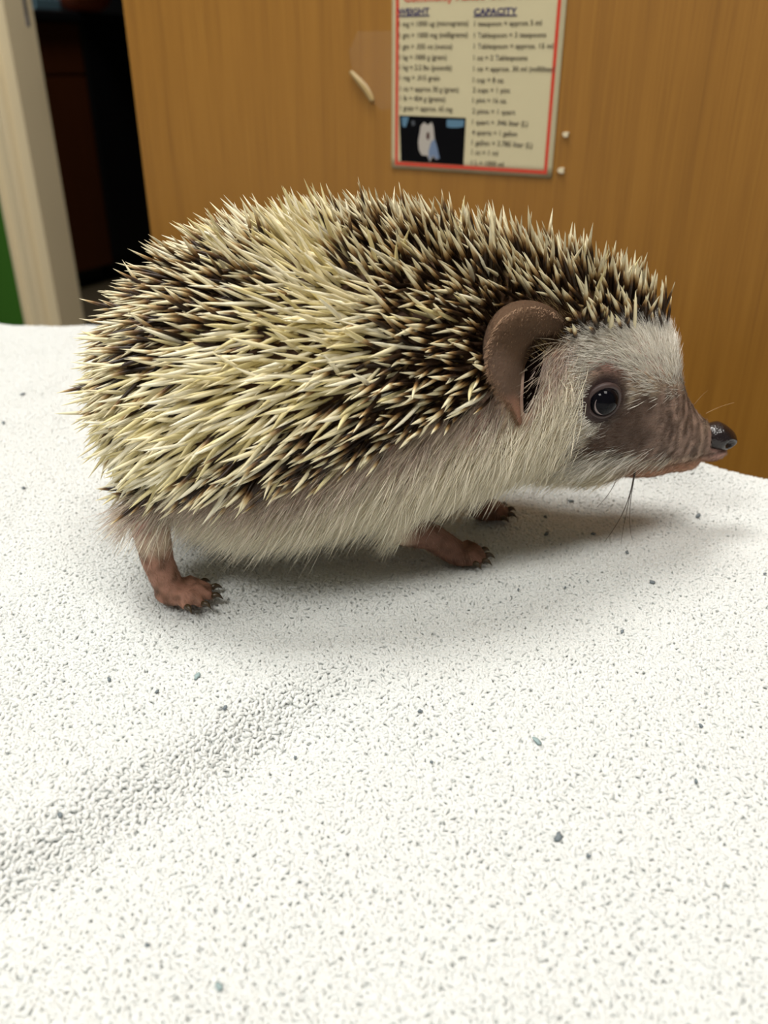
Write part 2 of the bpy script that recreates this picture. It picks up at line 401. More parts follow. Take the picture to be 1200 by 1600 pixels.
blob('lit_window', [(745, 425), (950, 430), (940, 510), (870, 520), (800, 520), (745, 510)], M_PB, .00006)
blob('lit_window', [(330, 440), (370, 440), (370, 490), (340, 500)], plain('photo_grey', L4(70, 74, 80), .35), .00006)

# tape pieces
def curl_strip(name, pts, width, mat, parent=None):
    V, Fc = [], []
    for (px, py, off), wd in zip(pts, width):
        x, z = ondoor(px, py); V += [(x - wd * .6, CAB_B - off, z + wd * .4), (x + wd * .6, CAB_B - off - .0002, z - wd * .4)]
    for i in range(len(pts) - 1): Fc.append((2 * i, 2 * i + 1, 2 * i + 3, 2 * i + 2))
    o = mesh(name, V, Fc, mat, parent); m = o.modifiers.new('thick', 'SOLIDIFY'); m.thickness = .00015
    o.matrix_world = ROOM; return o
tp = empty('clear_tape', ROOM); tag(tp, 'clear tape loop stuck beside the left border of the chart', 'tape')
x0, z0 = ondoor(546, 85); x1, z1 = ondoor(612, 170)
flat('film', [(x0, z0 + .002), ondoor(552, 118), ondoor(580, 155), ondoor(596, 172), (x1, z1), (x1, z0 + .012), (x0 + .006, z0 + .012)], CAB_B - .0004, M_TAPE, tp)
M_GL = plain('tape_fold_white', L4(170, 146, 98), .3)  # opaque pale colour paints the gloss along the clear tape's fold
pts = [(549, 112), (556, 120), (565, 130), (573, 140), (580, 152), (583, 158)]
V, Fc = [], []
for i, (px, py) in enumerate(pts):
    x, z = ondoor(px, py); wd = .0012 + .0014 * math.sin(math.pi * (i + .4) / 6)
    V += [(x - wd * .7, CAB_B - .0006, z - wd * .5), (x, CAB_B - .0030, z), (x + wd * .7, CAB_B - .0006, z + wd * .5)]
for i in range(5):
    for k in range(2): q = 3 * i + k; Fc.append((q, q + 1, q + 4, q + 3))
mesh('folded_edge', V, Fc, M_GL, tp)
for (px, py, r_, lb) in ((885, 210, .0016, 'small whitish tape bit at the chart edge by the gallon line'), (878, 266, .0018, 'small whitish tape bit at the lower corner of the chart')):
    x, z = ondoor(px, py)
    pts = [(x + r_ * (1 + .3 * math.sin(3 * t + px)) * math.cos(t), z + r_ * (1.1 + .3 * math.cos(2 * t)) * math.sin(t)) for t in np.linspace(0, 2 * math.pi, 12, endpoint=False)]
    o = flat('tape_bit', pts, CAB_B - .0012, plain('tape_white', L4(225, 212, 180), .3), None, .0011); o.matrix_world = ROOM
    tag(o, lb, 'tape')

# ------------------------------------------------------------------ exam table and towel
M_LAM = plain('table_laminate', L4(190, 188, 182), .4, noise_amt=.03)
tb = empty('exam_table', ROOM @ Matrix.Translation((0, 0, 0))); tag(tb, 'pale laminate exam table under the white towel', 'table')
TOP = -.017
box('tabletop', -.62, .62, -.62, -.012, TOP - .03, TOP, M_LAM, tb, .004)
box('apron', -.56, .56, -.56, -.07, TOP - .1, TOP - .0302, M_LAM, tb)
for x in (-.55, .55):
    for y in (-.55, -.08): box('leg', x - .02, x + .02, y - .02, y + .02, FLOOR, TOP - .1002, M_STEEL, tb, .004)

NZ = lambda x, y, s, o=0.0: noise.noise(Vector((x * s + o, y * s - o, o * 1.7)))
CREASE0, CREASE1 = on_ground(-60, 1390), on_ground(470, 1085)
RIDGE0, RIDGE1 = on_ground(330, 925), on_ground(930, 905)
def seg_d(x, y, p, q):
    dx, dy = q[0] - p[0], q[1] - p[1]; l = math.hypot(dx, dy); t = ((x - p[0]) * dx + (y - p[1]) * dy) / l / l
    return t, ((x - p[0]) * -dy + (y - p[1]) * dx) / l
def smooth01(t): t = min(max(t, 0), 1); return t * t * (3 - 2 * t)
def towel_flat(x, y):
    z = .0022 * NZ(x, y, 14, 3.1) + .0012 * NZ(x, y, 38, 7.7)
    t, d = seg_d(x, y, CREASE0, CREASE1)              # step down towards the viewer along the crease
    fade = smooth01((t + .8) / .5) * smooth01((1.35 - t) / .5)
    z += fade * (-.0095 * (1 - smooth01((d + .010) / .020)) * math.exp(-max(-d, 0) / .05))
    t, d = seg_d(x, y, RIDGE0, RIDGE1)
    fade = smooth01((t + .2) / .35) * smooth01((1.25 - t) / .35)
    z += fade * .0028 * math.exp(-(d / .009) ** 2)
    return z
# gentle raise of the far rim right of the head
RIM = on_ground(1062, 726)
BUMP_A = inroom(on_ground(175, 515))[0]
def towel_point(a, b):                                  # room coordinates -> 3D point; bends over the far edge
    rad = .012; wob = .006 * NZ(a, .3, 9, 2.2) + .003 * NZ(a, .9, 30, 5.0)
    edge = -.012 + wob + .034 * math.exp(-((a - BUMP_A) / .055) ** 2)
    if b <= edge: bb, dz = b, 0.0
    else:
        s = b - edge
        if s < rad * math.pi / 2: bb, dz = edge + rad * math.sin(s / rad), -rad * (1 - math.cos(s / rad))
        else: bb, dz = edge + rad, -rad - (s - rad * math.pi / 2)
    p = room(a, bb); z = towel_flat(p[0], p[1]) if dz > -rad else towel_flat(*room(a, edge + rad)[:2])
    z += .004 * math.exp(-((p[0] - RIM[0]) ** 2 + (p[1] - RIM[1]) ** 2) / .018 ** 2)
    return np.array([p[0], p[1], z + dz])
A0, A1, B0_, B1_ = -.43, .42, -.43, .075
na, nb = 190, 115
V = [towel_point(A0 + (A1 - A0) * i / na, B0_ + (B1_ - B0_) * j / nb) for j in range(nb + 1) for i in range(na + 1)]
Fc = [(j * (na + 1) + i, j * (na + 1) + i + 1, (j + 1) * (na + 1) + i + 1, (j + 1) * (na + 1) + i) for j in range(nb) for i in range(na)]
M_TOWEL, N_, K_, P_ = newmat('white_terry')
P_.inputs['Base Color'].default_value = L4(240, 241, 234); P_.inputs['Roughness'].default_value = .9
P_.inputs['Specular IOR Level'].default_value = .1
trn = N_.new('ShaderNodeBsdfTranslucent'); msh = N_.new('ShaderNodeMixShader'); msh.inputs[0].default_value = .2
K_.new(P_.outputs[0], msh.inputs[1]); K_.new(trn.outputs[0], msh.inputs[2]); K_.new(msh.outputs[0], N_['Material Output'].inputs['Surface'])
nz = N_.new('ShaderNodeTexNoise'); nz.inputs['Scale'].default_value = 18; tcn = N_.new('ShaderNodeTexCoord'); K_.new(tcn.outputs['Object'], nz.inputs['Vector'])
cr_ = N_.new('ShaderNodeValToRGB'); cr_.color_ramp.elements[0].color = L4(232, 231, 231); cr_.color_ramp.elements[1].color = L4(228, 235, 233)
K_.new(nz.outputs['Fac'], cr_.inputs[0]); K_.new(cr_.outputs[0], P_.inputs['Base Color']); K_.new(cr_.outputs[0], trn.inputs['Color'])
PILE = .0005
Vs = np.array(V); Vs[:, 2] -= PILE
towel = fast_mesh('towel', Vs, np.array(Fc), M_TOWEL)
m = towel.modifiers.new('thick', 'SOLIDIFY'); m.thickness = .002; m.offset = -1
tag(towel, 'white terry towel spread over the table under the hedgehog', 'towel')
# terry loops: real geometry, instanced on points as one stuff part of the towel
SP = .00084
pa = np.arange(A0 + .002, A1 - .002, SP); pb = np.arange(B0_ + .002, B1_ - .002, SP)
ga, gb = np.meshgrid(pa, pb); ga = ga.ravel() + rng.uniform(-.5, .5, ga.size) * SP; gb = gb.ravel() + rng.uniform(-.5, .5, gb.size) * SP
P3 = Vs.reshape(nb + 1, na + 1, 3)
fi = (ga - A0) / (A1 - A0) * na; fj = (gb - B0_) / (B1_ - B0_) * nb
i0 = np.clip(fi.astype(int), 0, na - 1); j0 = np.clip(fj.astype(int), 0, nb - 1); fx = (fi - i0)[:, None]; fy = (fj - j0)[:, None]
q00, q10, q01, q11 = P3[j0, i0], P3[j0, i0 + 1], P3[j0 + 1, i0], P3[j0 + 1, i0 + 1]
LP = (q00 * (1 - fx) + q10 * fx) * (1 - fy) + (q01 * (1 - fx) + q11 * fx) * fy
nrm = np.cross(q10 - q00, q01 - q00); nrm /= np.linalg.norm(nrm, axis=1)[:, None]
def rot_field(n, tilt, spin):
    # euler angles that put local z on n (tilted), spun about it
    az = rng.uniform(0, 2 * math.pi, len(n)); t = n + np.stack([np.cos(az), np.sin(az), 0 * az], 1) * tilt[:, None]
    t /= np.linalg.norm(t, axis=1)[:, None]
    yy = np.arccos(np.clip(t[:, 2], -1, 1)); zz = np.arctan2(t[:, 1], t[:, 0])
    return t, yy, zz
lean = np.array([NZ(x, y, 60, 1.0) for x, y in LP[::1, :2]])
tilt = np.clip(.75 + .5 * np.abs(rng.normal(0, .6, len(LP))) + .5 * lean, 0, 1.3)
t, yy, zz = rot_field(nrm, tilt, None)
def loop_proto(k):
    pr = random.Random(k); V, Fc = [], []
    wdt, hgt = pr.uniform(.0006, .0009), pr.uniform(.0010, .0015); tw = pr.uniform(-.6, .6)
    path = []
    for i in range(7):
        u = i / 6 * math.pi; x = -math.cos(u) * wdt; z = math.sin(u) ** .8 * hgt - .0003
        a_ = tw * z / hgt; path.append((x * math.cos(a_) + .0003 * math.sin(u), x * math.sin(a_), z))
    V, Fc = tube(path, [.00046] * 7, 5, False)
    o = mesh('terry_loop', V, Fc, M_TOWEL); return o
protos = [loop_proto(k) for k in range(5)]
pc = bpy.data.collections.new('terry_loop_shapes')
for o in protos: COL.objects.unlink(o); pc.objects.link(o)
lm = bpy.data.meshes.new('terry_pile'); lm.vertices.add(len(LP)); lm.vertices.foreach_set('co', LP.astype(np.float32).ravel())
ra = lm.attributes.new('rot', 'FLOAT_VECTOR', 'POINT')
# spin first about local z then tilt: XYZ euler (0, yy, zz) plus a spin through the instance index choice below
ra.data.foreach_set('vector', np.stack([0 * yy, yy, zz], 1).astype(np.float32).ravel())
sa = lm.attributes.new('spin', 'FLOAT', 'POINT'); sa.data.foreach_set('value', rng.uniform(0, 6.28, len(LP)).astype(np.float32))
ia = lm.attributes.new('pick', 'INT', 'POINT'); ia.data.foreach_set('value', rng.integers(0, 5, len(LP)).astype(np.int32))
pile = bpy.data.objects.new('terry_pile', lm); COL.objects.link(pile); pile.parent = towel; tag(pile, kind='stuff')
ng = bpy.data.node_groups.new('terry', 'GeometryNodeTree')
ng.interface.new_socket('Geometry', in_out='INPUT', socket_type='NodeSocketGeometry'); ng.interface.new_socket('Geometry', in_out='OUTPUT', socket_type='NodeSocketGeometry')
gi, go = ng.nodes.new('NodeGroupInput'), ng.nodes.new('NodeGroupOutput')
iop = ng.nodes.new('GeometryNodeInstanceOnPoints'); ci = ng.nodes.new('GeometryNodeCollectionInfo')
ci.inputs['Collection'].default_value = pc; ci.inputs['Separate Children'].default_value = True; ci.inputs['Reset Children'].default_value = True
iop.inputs['Pick Instance'].default_value = True
def named(nm, ty):
    n = ng.nodes.new('GeometryNodeInputNamedAttribute'); n.data_type = ty; n.inputs['Name'].default_value = nm; return n
nr, ni, nsp = named('rot', 'FLOAT_VECTOR'), named('pick', 'INT'), named('spin', 'FLOAT')
e2r = ng.nodes.new('FunctionNodeEulerToRotation'); ng.links.new(nr.outputs[0], e2r.inputs[0])
rr_ = ng.nodes.new('FunctionNodeAxisAngleToRotation'); rr_.inputs['Axis'].default_value = (0, 0, 1); ng.links.new(nsp.outputs[0], rr_.inputs['Angle'])
rot = ng.nodes.new('FunctionNodeRotateRotation'); rot.rotation_space = 'LOCAL'
ng.links.new(e2r.outputs[0], rot.inputs[0]); ng.links.new(rr_.outputs[0], rot.inputs[1])
ng.links.new(gi.outputs[0], iop.inputs['Points']); ng.links.new(ci.outputs[0], iop.inputs['Instance'])
ng.links.new(ni.outputs[0], iop.inputs['Instance Index']); ng.links.new(rot.outputs[0], iop.inputs['Rotation'])
ng.links.new(iop.outputs[0], go.inputs[0])
pm = pile.modifiers.new('terry', 'NODES'); pm.node_group = ng

# ------------------------------------------------------------------ hedgehog
PSI, DC = R(7), .256
HM = Matrix.Translation((0, DC, 0)) @ Matrix.Rotation(PSI, 4, 'Z')      # local x forward, y to its left (away from the viewer), z up
HI = np.array(HM.inverted())
def tolocal(p): return (HI @ np.append(np.asarray(p, float), 1))[:3]
FWD = np.array([math.cos(PSI), math.sin(PSI), 0]); LAT = np.array([-math.sin(PSI), math.cos(PSI), 0]); HO = np.array([0, DC, 0])
def P(px, py, v): return tolocal(on_plane(px, py, HO + LAT * v, LAT))    # pixel -> local point at lateral offset v
def Gl(px, py, z=0.0): return tolocal(on_ground(px, py, z))

hog = empty('hedgehog', HM)
tag(hog, 'hedgehog with cream and dark brown spines and white face standing on white towel', 'hedgehog')

# skin sections: u, z bottom, z top, half width
SEC = np.array([
 (-.0810, .052, .062, .006), (-.078, .042, .073, .019), (-.071, .031, .084, .030), (-.059, .022, .0940, .039), (-.044, .0175, .1005, .0445),
 (-.025, .0180, .1040, .046), (.000, .0215, .1035, .0445), (.022, .0275, .1000, .040), (.040, .0315, .0955, .0350), (.055, .0318, .0915, .0305),
 (.068, .0300, .0870, .0270), (.080, .0275, .0815, .0235), (.088, .0262, .0745, .0200), (.0920, .0262, .0670, .0172), (.0960, .0265, .0572, .0138), (.101, .0270, .0497, .0112),
 (.1055, .0280, .0445, .0076), (.1085, .0290, .0422, .0058), (.1100, .0305, .0405, .0045)])
uu = np.linspace(SEC[0, 0], SEC[-1, 0], 110)
zb = np.interp(uu, SEC[:, 0], SEC[:, 1]); zt = np.interp(uu, SEC[:, 0], SEC[:, 2]); hw = np.interp(uu, SEC[:, 0], SEC[:, 3])
ker = np.array([1, 2, 3, 2, 1]) / 9
def sm(a): b = np.convolve(np.pad(a, 2, 'edge'), ker, 'valid'); return b
zb, zt, hw = sm(zb), sm(zt), sm(hw)
ns = 56; V = []; Fc = []
for u, b_, t_, w_ in zip(uu, zb, zt, hw):
    zc, hh = (b_ + t_) / 2, (t_ - b_) / 2
    for k in range(ns):
        a_ = 2 * math.pi * k / ns; ex = 2 / 2.15
        cy = math.copysign(abs(math.cos(a_)) ** ex, math.cos(a_)); cz = math.copysign(abs(math.sin(a_)) ** ex, math.sin(a_))
        drop = .10 * hh * (1 - cz * cz)                    # widest a little below mid height
        V.append((u, cy * w_, zc + cz * hh - drop * .6))
for i in range(len(uu) - 1):
    for k in range(ns):
        k2 = (k + 1) % ns; Fc.append((i * ns + k, (i + 1) * ns + k, (i + 1) * ns + k2, i * ns + k2))
Fc.append(tuple(range(ns))); Fc.append(tuple((len(uu) - 1) * ns + k for k in range(ns))[::-1])
parts = [(V, Fc)]
# jaw and lip, cheeks, brow
c = P(1055, 722, 0); parts.append(ellipsoid((c[0], 0, c[2] + .0005), (.0085, .0062, .0030)))
c = P(1108, 704, 0); parts.append(ellipsoid((c[0], 0, c[2]), (.0062, .0048, .0035)))
c = P(1000, 722, 0); parts.append(ellipsoid((c[0] + .0, 0, c[2] + .0005), (.0150, .0085, .0048)))
for s in (-1, 1):
    c = P(935, 690, -.012); parts.append(ellipsoid((c[0], s * .0135, c[2] + .001), (.018, .0085, .0125)))
    c = P(880, 684, -.012); parts.append(ellipsoid((c[0] - .002, s * .016, c[2] + .001), (.018, .010, .012)))
# legs
CLAWS = []
def leg(hip, knee, ankle, foot, yaw, toes, r, toe_len, toe_r):
    path = [hip, hip * .5 + knee * .5, knee, knee * .4 + ankle * .6, ankle, foot]
    parts.append(tube(path, [r * 1.5, r * 1.35, r * 1.12, r * .95, r * .85, r * .8], 14))
    parts.append(ellipsoid(foot + np.array([math.cos(yaw) * .002, math.sin(yaw) * .002, -.0004]), (r * 1.25, r * 1.05, r * .62)))
    for k in range(toes):
        t = (k - (toes - 1) / 2) / max(toes - 1, 1); an = yaw + t * 1.5
        l = toe_len * (1 - .35 * (2 * t) ** 2)
        d = np.array([math.cos(an), math.sin(an), 0])
        p0 = foot + d * r * .6; zt_ = foot[2]
        p1 = p0 + d * l * .5 + np.array([0, 0, .0012]); p2 = p0 + d * l; p2[2] = zt_ - .0014
        parts.append(tube([p0, p1, p2], [toe_r * 1.05, toe_r * 1.05, toe_r * .85], 10))
        CLAWS.append((p2 + d * toe_r * .2 + np.array([0, 0, .0004]), d))
def foot_z(p):
    q = HM @ Vector(p); return .0053 + towel_flat(q[0], q[1])
fr = Gl(270, 946); fr[2] = foot_z(fr)
leg(np.array([fr[0] + .004, -.022, .040]), fr + np.array([-.004, .002, .026]), fr + np.array([-.0025, .0, .010]), fr, -.25, 5, .0056, .0095, .0019)
f2 = np.array([fr[0] + .012, .028, 0]); f2[2] = foot_z(f2)
leg(np.array([f2[0] + .004, .022, .040]), f2 + np.array([-.004, -.002, .026]), f2 + np.array([-.0025, .0, .010]), f2, .25, 5, .0056, .0095, .0019)
ff = Gl(712, 886); ff[2] = foot_z(ff)
leg(np.array([ff[0] - .020, ff[1] - .006, .036]), ff + np.array([-.020, -.004, .013]), ff + np.array([-.009, -.001, .0075]), ff, -.15, 5, .0054, .0060, .0019)
f3 = Gl(750, 814); f3[2] = foot_z(f3)
leg(np.array([f3[0] - .006, f3[1] - .003, .040]), f3 + np.array([-.004, -.002, .022]), f3 + np.array([-.003, 0, .009]), f3, .1, 5, .0052, .0070, .0019)

V, Fc = join(parts)
tmp = mesh('tmp', V, Fc)
rm = tmp.modifiers.new('r', 'REMESH'); rm.mode = 'VOXEL'; rm.voxel_size = .00075
s_ = tmp.modifiers.new('s', 'SMOOTH'); s_.factor = .5; s_.iterations = 9
bpy.context.view_layer.update()
bm_me = bpy.data.meshes.new_from_object(tmp.evaluated_get(bpy.context.evaluated_depsgraph_get()))
bpy.data.objects.remove(tmp)
nv = len(bm_me.vertices); BV = np.zeros(nv * 3, np.float32); bm_me.vertices.foreach_get('co', BV); BV = BV.reshape(-1, 3).astype(float)

# masks in the animal's own frame
MB_U = [-.095, -.074, -.053, -.034, -.02, 0, .017, .033, .043, .052, .066, .080, .092]
MB_Z = [.034, .039, .0455, .049, .0525, .0600, .066, .0715, .077, .0800, .0795, .0770, .0715]
def mantle(u, z): return z - np.interp(u, MB_U, MB_Z)           # > 0 inside the spiny coat
mouth = [P(px, py, -.006) for px, py in ((1140, 708), (1105, 716), (1070, 719), (1030, 720), (990, 722), (950, 727))]
mu = np.array([m_[0] for m_ in mouth])[::-1]; mz = np.array([m_[2] for m_ in mouth])[::-1]
u_, v_, z_ = BV.T
near_m = (u_ > mu[0]) & (u_ < mu[-1])
dm = np.abs(z_ - np.interp(u_, mu, mz))
Nn = np.zeros(nv * 3, np.float32); bm_me.vertices.foreach_get('normal', Nn); Nn = Nn.reshape(-1, 3)
push = np.where(near_m & (dm < .0014), (1 - dm / .0014) ** 2 * .0007, 0) * np.clip((u_ - mu[0]) / .006, 0, 1)
BV = BV - Nn * push[:, None]
bm_me.vertices.foreach_set('co', BV.astype(np.float32).ravel())
bm_me.polygons.foreach_set('use_smooth', np.ones(len(bm_me.polygons), bool)); bm_me.update()
EYE_P = (943, 626)
bm_me.calc_loop_triangles()
bvh = BVHTree.FromPolygons([tuple(p) for p in BV], [tuple(p.vertices) for p in bm_me.polygons])
def hit(px, py):
    o = tolocal(CAM); d = HI[:3, :3] @ ray(px, py); d /= np.linalg.norm(d)
    h = bvh.ray_cast(Vector(o), Vector(d)); 
    return (np.array(h[0]), np.array(h[1])) if h[0] is not None else (P(px, py, -.02), np.array([0, -1., 0]))
eye_p, eye_n = hit(*EYE_P)

def vnoise(Pt, s, o=0.0): return np.array([noise.noise(Vector((p[0] * s + o, p[1] * s, p[2] * s))) for p in Pt])
def mixc(a, b, t): return a * (1 - t[:, None]) + b * t[:, None]
def sst(x, a, b): t = np.clip((x - a) / (b - a), 0, 1); return t * t * (3 - 2 * t)
nA = vnoise(BV, 90); nB = vnoise(BV, 350, 4.0); nC = vnoise(BV * np.array([1.6, .6, .5]), 260, 9.0)
C_PINK, C_FUR, C_DARK, C_MASK, C_LEG, C_LIP = (lin(c) for c in ((196, 150, 138), (205, 190, 165), (70, 48, 30), (84, 66, 56), (164, 122, 104), (178, 136, 112)))
cols = np.tile(C_FUR, (nv, 1))
pinkt = sst(mantle(u_, z_), -.022, -.006) * np.clip(.5 + nA, 0, 1)
cols = mixc(cols, C_PINK, pinkt)
cols = mixc(cols, C_DARK, sst(mantle(u_, z_), -.001, .002))
av = np.abs(v_)
# face: mask from below the eye along the snout
ed = np.sqrt((u_ - eye_p[0]) ** 2 + (z_ - eye_p[2]) ** 2)
fore = sst(u_, .058, .066) * (1 - sst(mantle(u_, z_), -.001, .002))
pk = np.exp(-((u_ - eye_p[0] + .007) / .008) ** 2 - ((z_ - eye_p[2] + .002) / .010) ** 2) * fore
cols = mixc(cols, lin((190, 140, 135)), np.clip(pk, 0, 1))
# mask line: front of forehead down the snout
mline = np.interp(u_, [.046, .052, .058, .064, .068, .072, .082, .09, .095, .098, .12], [.042, .047, .051, .0565, .061, .0635, .0630, .0605, .0585, .08, .08])
mlow = np.interp(u_, [.048, .056, .066, .075, .085, .12], [.044, .0415, .0405, .0385, .034, .028])
mk = sst(mline - z_ + .003 * nA + .0025 * nB, -.003, .004) * sst(z_ - mlow + .002 * nB, -.003, .004) * sst(u_ + .004 * nB, .049, .058)
mk = np.clip(mk * (1 - .25 * sst(u_, .1, .112)), 0, 1)
mcol = mixc(np.tile(C_MASK, (nv, 1)), lin((164, 139, 125)), np.clip(.5 + 1.0 * nC + .7 * nB, 0, 1) * sst(u_, .070, .090))
cols = cols * (1 - mk[:, None]) + mcol * mk[:, None]
lo = sst(mlow - z_, -.003, .003) * sst(u_, .066, .085)
cols = mixc(cols, C_LIP, lo)
tipc = sst(u_, .104, .113) * (1 - sst(z_, .038, .043))
cols = mixc(cols, lin((158, 118, 112)), tipc * .7)
cols *= (1 - .45 * np.where(near_m, np.clip(1 - dm / .0012, 0, 1), 0))[:, None]
eyel = 1 - sst(ed, .0062, .0110); cols = mixc(cols, lin((58, 44, 42)), np.where(np.abs(v_) > .008, eyel, 0))
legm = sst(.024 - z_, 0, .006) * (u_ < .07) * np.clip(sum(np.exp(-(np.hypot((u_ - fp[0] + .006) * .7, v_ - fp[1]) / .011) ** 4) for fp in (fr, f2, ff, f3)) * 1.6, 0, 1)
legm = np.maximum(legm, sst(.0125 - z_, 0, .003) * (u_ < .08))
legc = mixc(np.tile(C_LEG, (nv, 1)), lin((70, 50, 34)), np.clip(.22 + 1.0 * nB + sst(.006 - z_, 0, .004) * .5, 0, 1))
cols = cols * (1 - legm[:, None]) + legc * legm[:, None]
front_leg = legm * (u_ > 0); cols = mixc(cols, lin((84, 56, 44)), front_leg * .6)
cols *= (1 + .12 * nB)[:, None]
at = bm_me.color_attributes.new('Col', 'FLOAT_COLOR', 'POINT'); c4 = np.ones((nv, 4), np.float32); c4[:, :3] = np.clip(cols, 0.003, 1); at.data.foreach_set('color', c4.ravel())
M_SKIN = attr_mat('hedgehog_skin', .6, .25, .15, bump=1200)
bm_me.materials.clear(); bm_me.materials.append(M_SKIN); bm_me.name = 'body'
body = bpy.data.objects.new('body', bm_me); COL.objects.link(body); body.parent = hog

# --- sampling on the skin
bm_me.calc_loop_triangles()
nt = len(bm_me.loop_triangles); TI = np.zeros(nt * 3, np.int32); bm_me.loop_triangles.foreach_get('vertices', TI); TI = TI.reshape(-1, 3)
ta, tb_, tc3 = BV[TI[:, 0]], BV[TI[:, 1]], BV[TI[:, 2]]
cr3 = np.cross(tb_ - ta, tc3 - ta); tar = np.linalg.norm(cr3, axis=1) / 2; tn = cr3 / np.maximum(np.linalg.norm(cr3, axis=1), 1e-12)[:, None]
tcen = (ta + tb_ + tc3) / 3
Nv = np.zeros(nv * 3, np.float32); bm_me.vertices.foreach_get('normal', Nv); Nv = Nv.reshape(-1, 3).astype(float)
def sample(weight, n):
    p = tar * weight; p = p / p.sum(); k = rng.choice(nt, n, p=p)
    r1, r2 = np.sqrt(rng.random(n))[:, None], rng.random(n)[:, None]
    pos = ta[k] * (1 - r1) + tb_[k] * r1 * (1 - r2) + tc3[k] * r1 * r2
    nn = Nv[TI[k, 0]] * (1 - r1) + Nv[TI[k, 1]] * r1 * (1 - r2) + Nv[TI[k, 2]] * r1 * r2
    return pos, nn / np.linalg.norm(nn, axis=1)[:, None]
def poisson(pos, dmin):
    cell = {}; keep = []
    for i, p in enumerate(pos):
        k = tuple((p / dmin).astype(int)); ok = True
        for dx in (-1, 0, 1):
            for dy in (-1, 0, 1):
                for dz in (-1, 0, 1):
                    for q in cell.get((k[0] + dx, k[1] + dy, k[2] + dz), ()):
                        d = pos[q] - p
                        if d @ d < dmin * dmin: ok = False; break
                    if not ok: break
                if not ok: break
            if not ok: break
        if ok: cell.setdefault(k, []).append(i); keep.append(i)
    return np.array(keep)
def unit(a): return a / np.maximum(np.linalg.norm(a, axis=1), 1e-9)[:, None]

# --- spines
outer = [(880, 505), (862, 489), (835, 480), (808, 483), (784, 497), (766, 522), (757, 556), (761, 588), (772, 610), (790, 630), (803, 648), (811, 662)]
inner = [(884, 520), (866, 530), (848, 533), (834, 540), (824, 552), (818, 568), (817, 584), (816, 598), (814, 614), (812, 632), (813, 648), (815, 662)]
def in_poly(p, poly):
    x, y = p[:, 0], p[:, 2]; ins = np.zeros(len(p), bool); j = len(poly) - 1
    for i in range(len(poly)):
        xi, yi = poly[i][0], poly[i][2]; xj, yj = poly[j][0], poly[j][2]
        c_ = ((yi > y) != (yj > y)) & (x < (xj - xi) * (y - yi) / (yj - yi + 1e-12) + xi); ins ^= c_; j = i
    return ins
EARP = [P(px + (8 if i_ < 7 else 0), py + (8 if i_ < 5 else 0), -.034) for i_, (px, py) in enumerate(outer[1:] + [(824, 655), (830, 630), (838, 600), (840, 570), (846, 550), (862, 536)])]
def ear_free(p): return ~(in_poly(p, EARP) & (np.abs(p[:, 1]) > .010))
EARS = [P(px, py, -.034) for px, py in [(776, 505), (812, 494), (850, 494), (900, 500), (928, 512), (925, 535), (885, 552), (855, 565), (842, 665), (800, 650), (772, 600), (770, 530)]]
sp_w = (mantle(tcen[:, 0], tcen[:, 2]) > 0).astype(float)
pos, nn = sample(sp_w, 32000)
k = ear_free(pos) & ~(in_poly(pos, EARS) & (np.abs(pos[:, 1]) > .010)); pos, nn = pos[k], nn[k]
k = poisson(pos, .0017); pos, nn = pos[k], nn[k]
n = len(pos)
bk = np.tile(np.array([-1., 0, 0]), (n, 1)); side = np.clip((pos[:, 2] - .05) / .05, 0, 1)
bk[:, 2] -= .55 * (1 - side) * sst(-pos[:, 0], -.05, .06); bk[:, 2] -= .15
headt = sst(pos[:, 0], .035, .085)
bk[:, 2] += headt * .9; bk[:, 0] += sst(pos[:, 0], .06, .088) * .95
tang = unit(bk - (bk * nn).sum(1)[:, None] * nn)
rump = sst(-pos[:, 0], .065, .085)
lay = .92 + .22 * (1 - side) - .30 * headt - .3 * rump                       # angle from the normal
lay = lay + rng.normal(0, .16, n) + .3 * sst(pos[:, 0], .074, .09)
topm = sst(nn[:, 2], .75, .98); lay -= .28 * topm
d = nn * np.cos(lay)[:, None] + tang * np.sin(lay)[:, None]
jit = rng.normal(0, 1, (n, 3)); jit[:, 0] *= .6
d = unit(d + jit * (.24 - .09 * headt)[:, None])
length = (.0152 - .0015 * headt + rng.normal(0, .0021, n)) * np.where(mantle(pos[:, 0], pos[:, 2]) < .004, .85, 1)
length = np.clip(length + .0045 * sst(pos[:, 0], .074, .088), .009, .020)
# colour field: pale patch running up the flank, pale stripe on the back, the rest banded
def seg_dist(p, a, b):
    ab = b - a; t = np.clip(((p - a) @ ab) / (ab @ ab), 0, 1); return np.linalg.norm(p - a - t[:, None] * ab, axis=1)
uz = pos[:, [0, 2]]
pale = 1.25 * np.exp(-(seg_dist(uz, np.array([-.070, .058]), np.array([-.018, .082])) / .0125) ** 2)
pale += .85 * np.exp(-(seg_dist(uz, np.array([-.030, .112]), np.array([-.012, .090])) / .008) ** 2)
pale += .75 * np.exp(-(((uz[:, 0] + .048) / .012) ** 2 + ((uz[:, 1] - .104) / .006) ** 2))
pale += .5 * sst(-uz[:, 0], .078, .088) * (uz[:, 1] < .06)
pale -= .6 * np.exp(-(((uz[:, 0] + .058) / .010) ** 2 + ((uz[:, 1] - .092) / .006) ** 2))
pale = np.clip(pale + .06 - .08 * headt + .25 * vnoise(pos, 120, 2.0), 0.03, .97)
is_pale = rng.random(n) < pale
mixk = np.where(is_pale, rng.integers(0, 3, n), rng.integers(3, 8, n))      # 3 pale kinds, 5 banded kinds
TS = np.array([0, .08, .22, .36, .48, .58, .68, .78, .88, .95, 1.0]); RS = np.array([.45, .75, .95, 1, 1, .96, .86, .68, .42, .2, .02]) * .0006
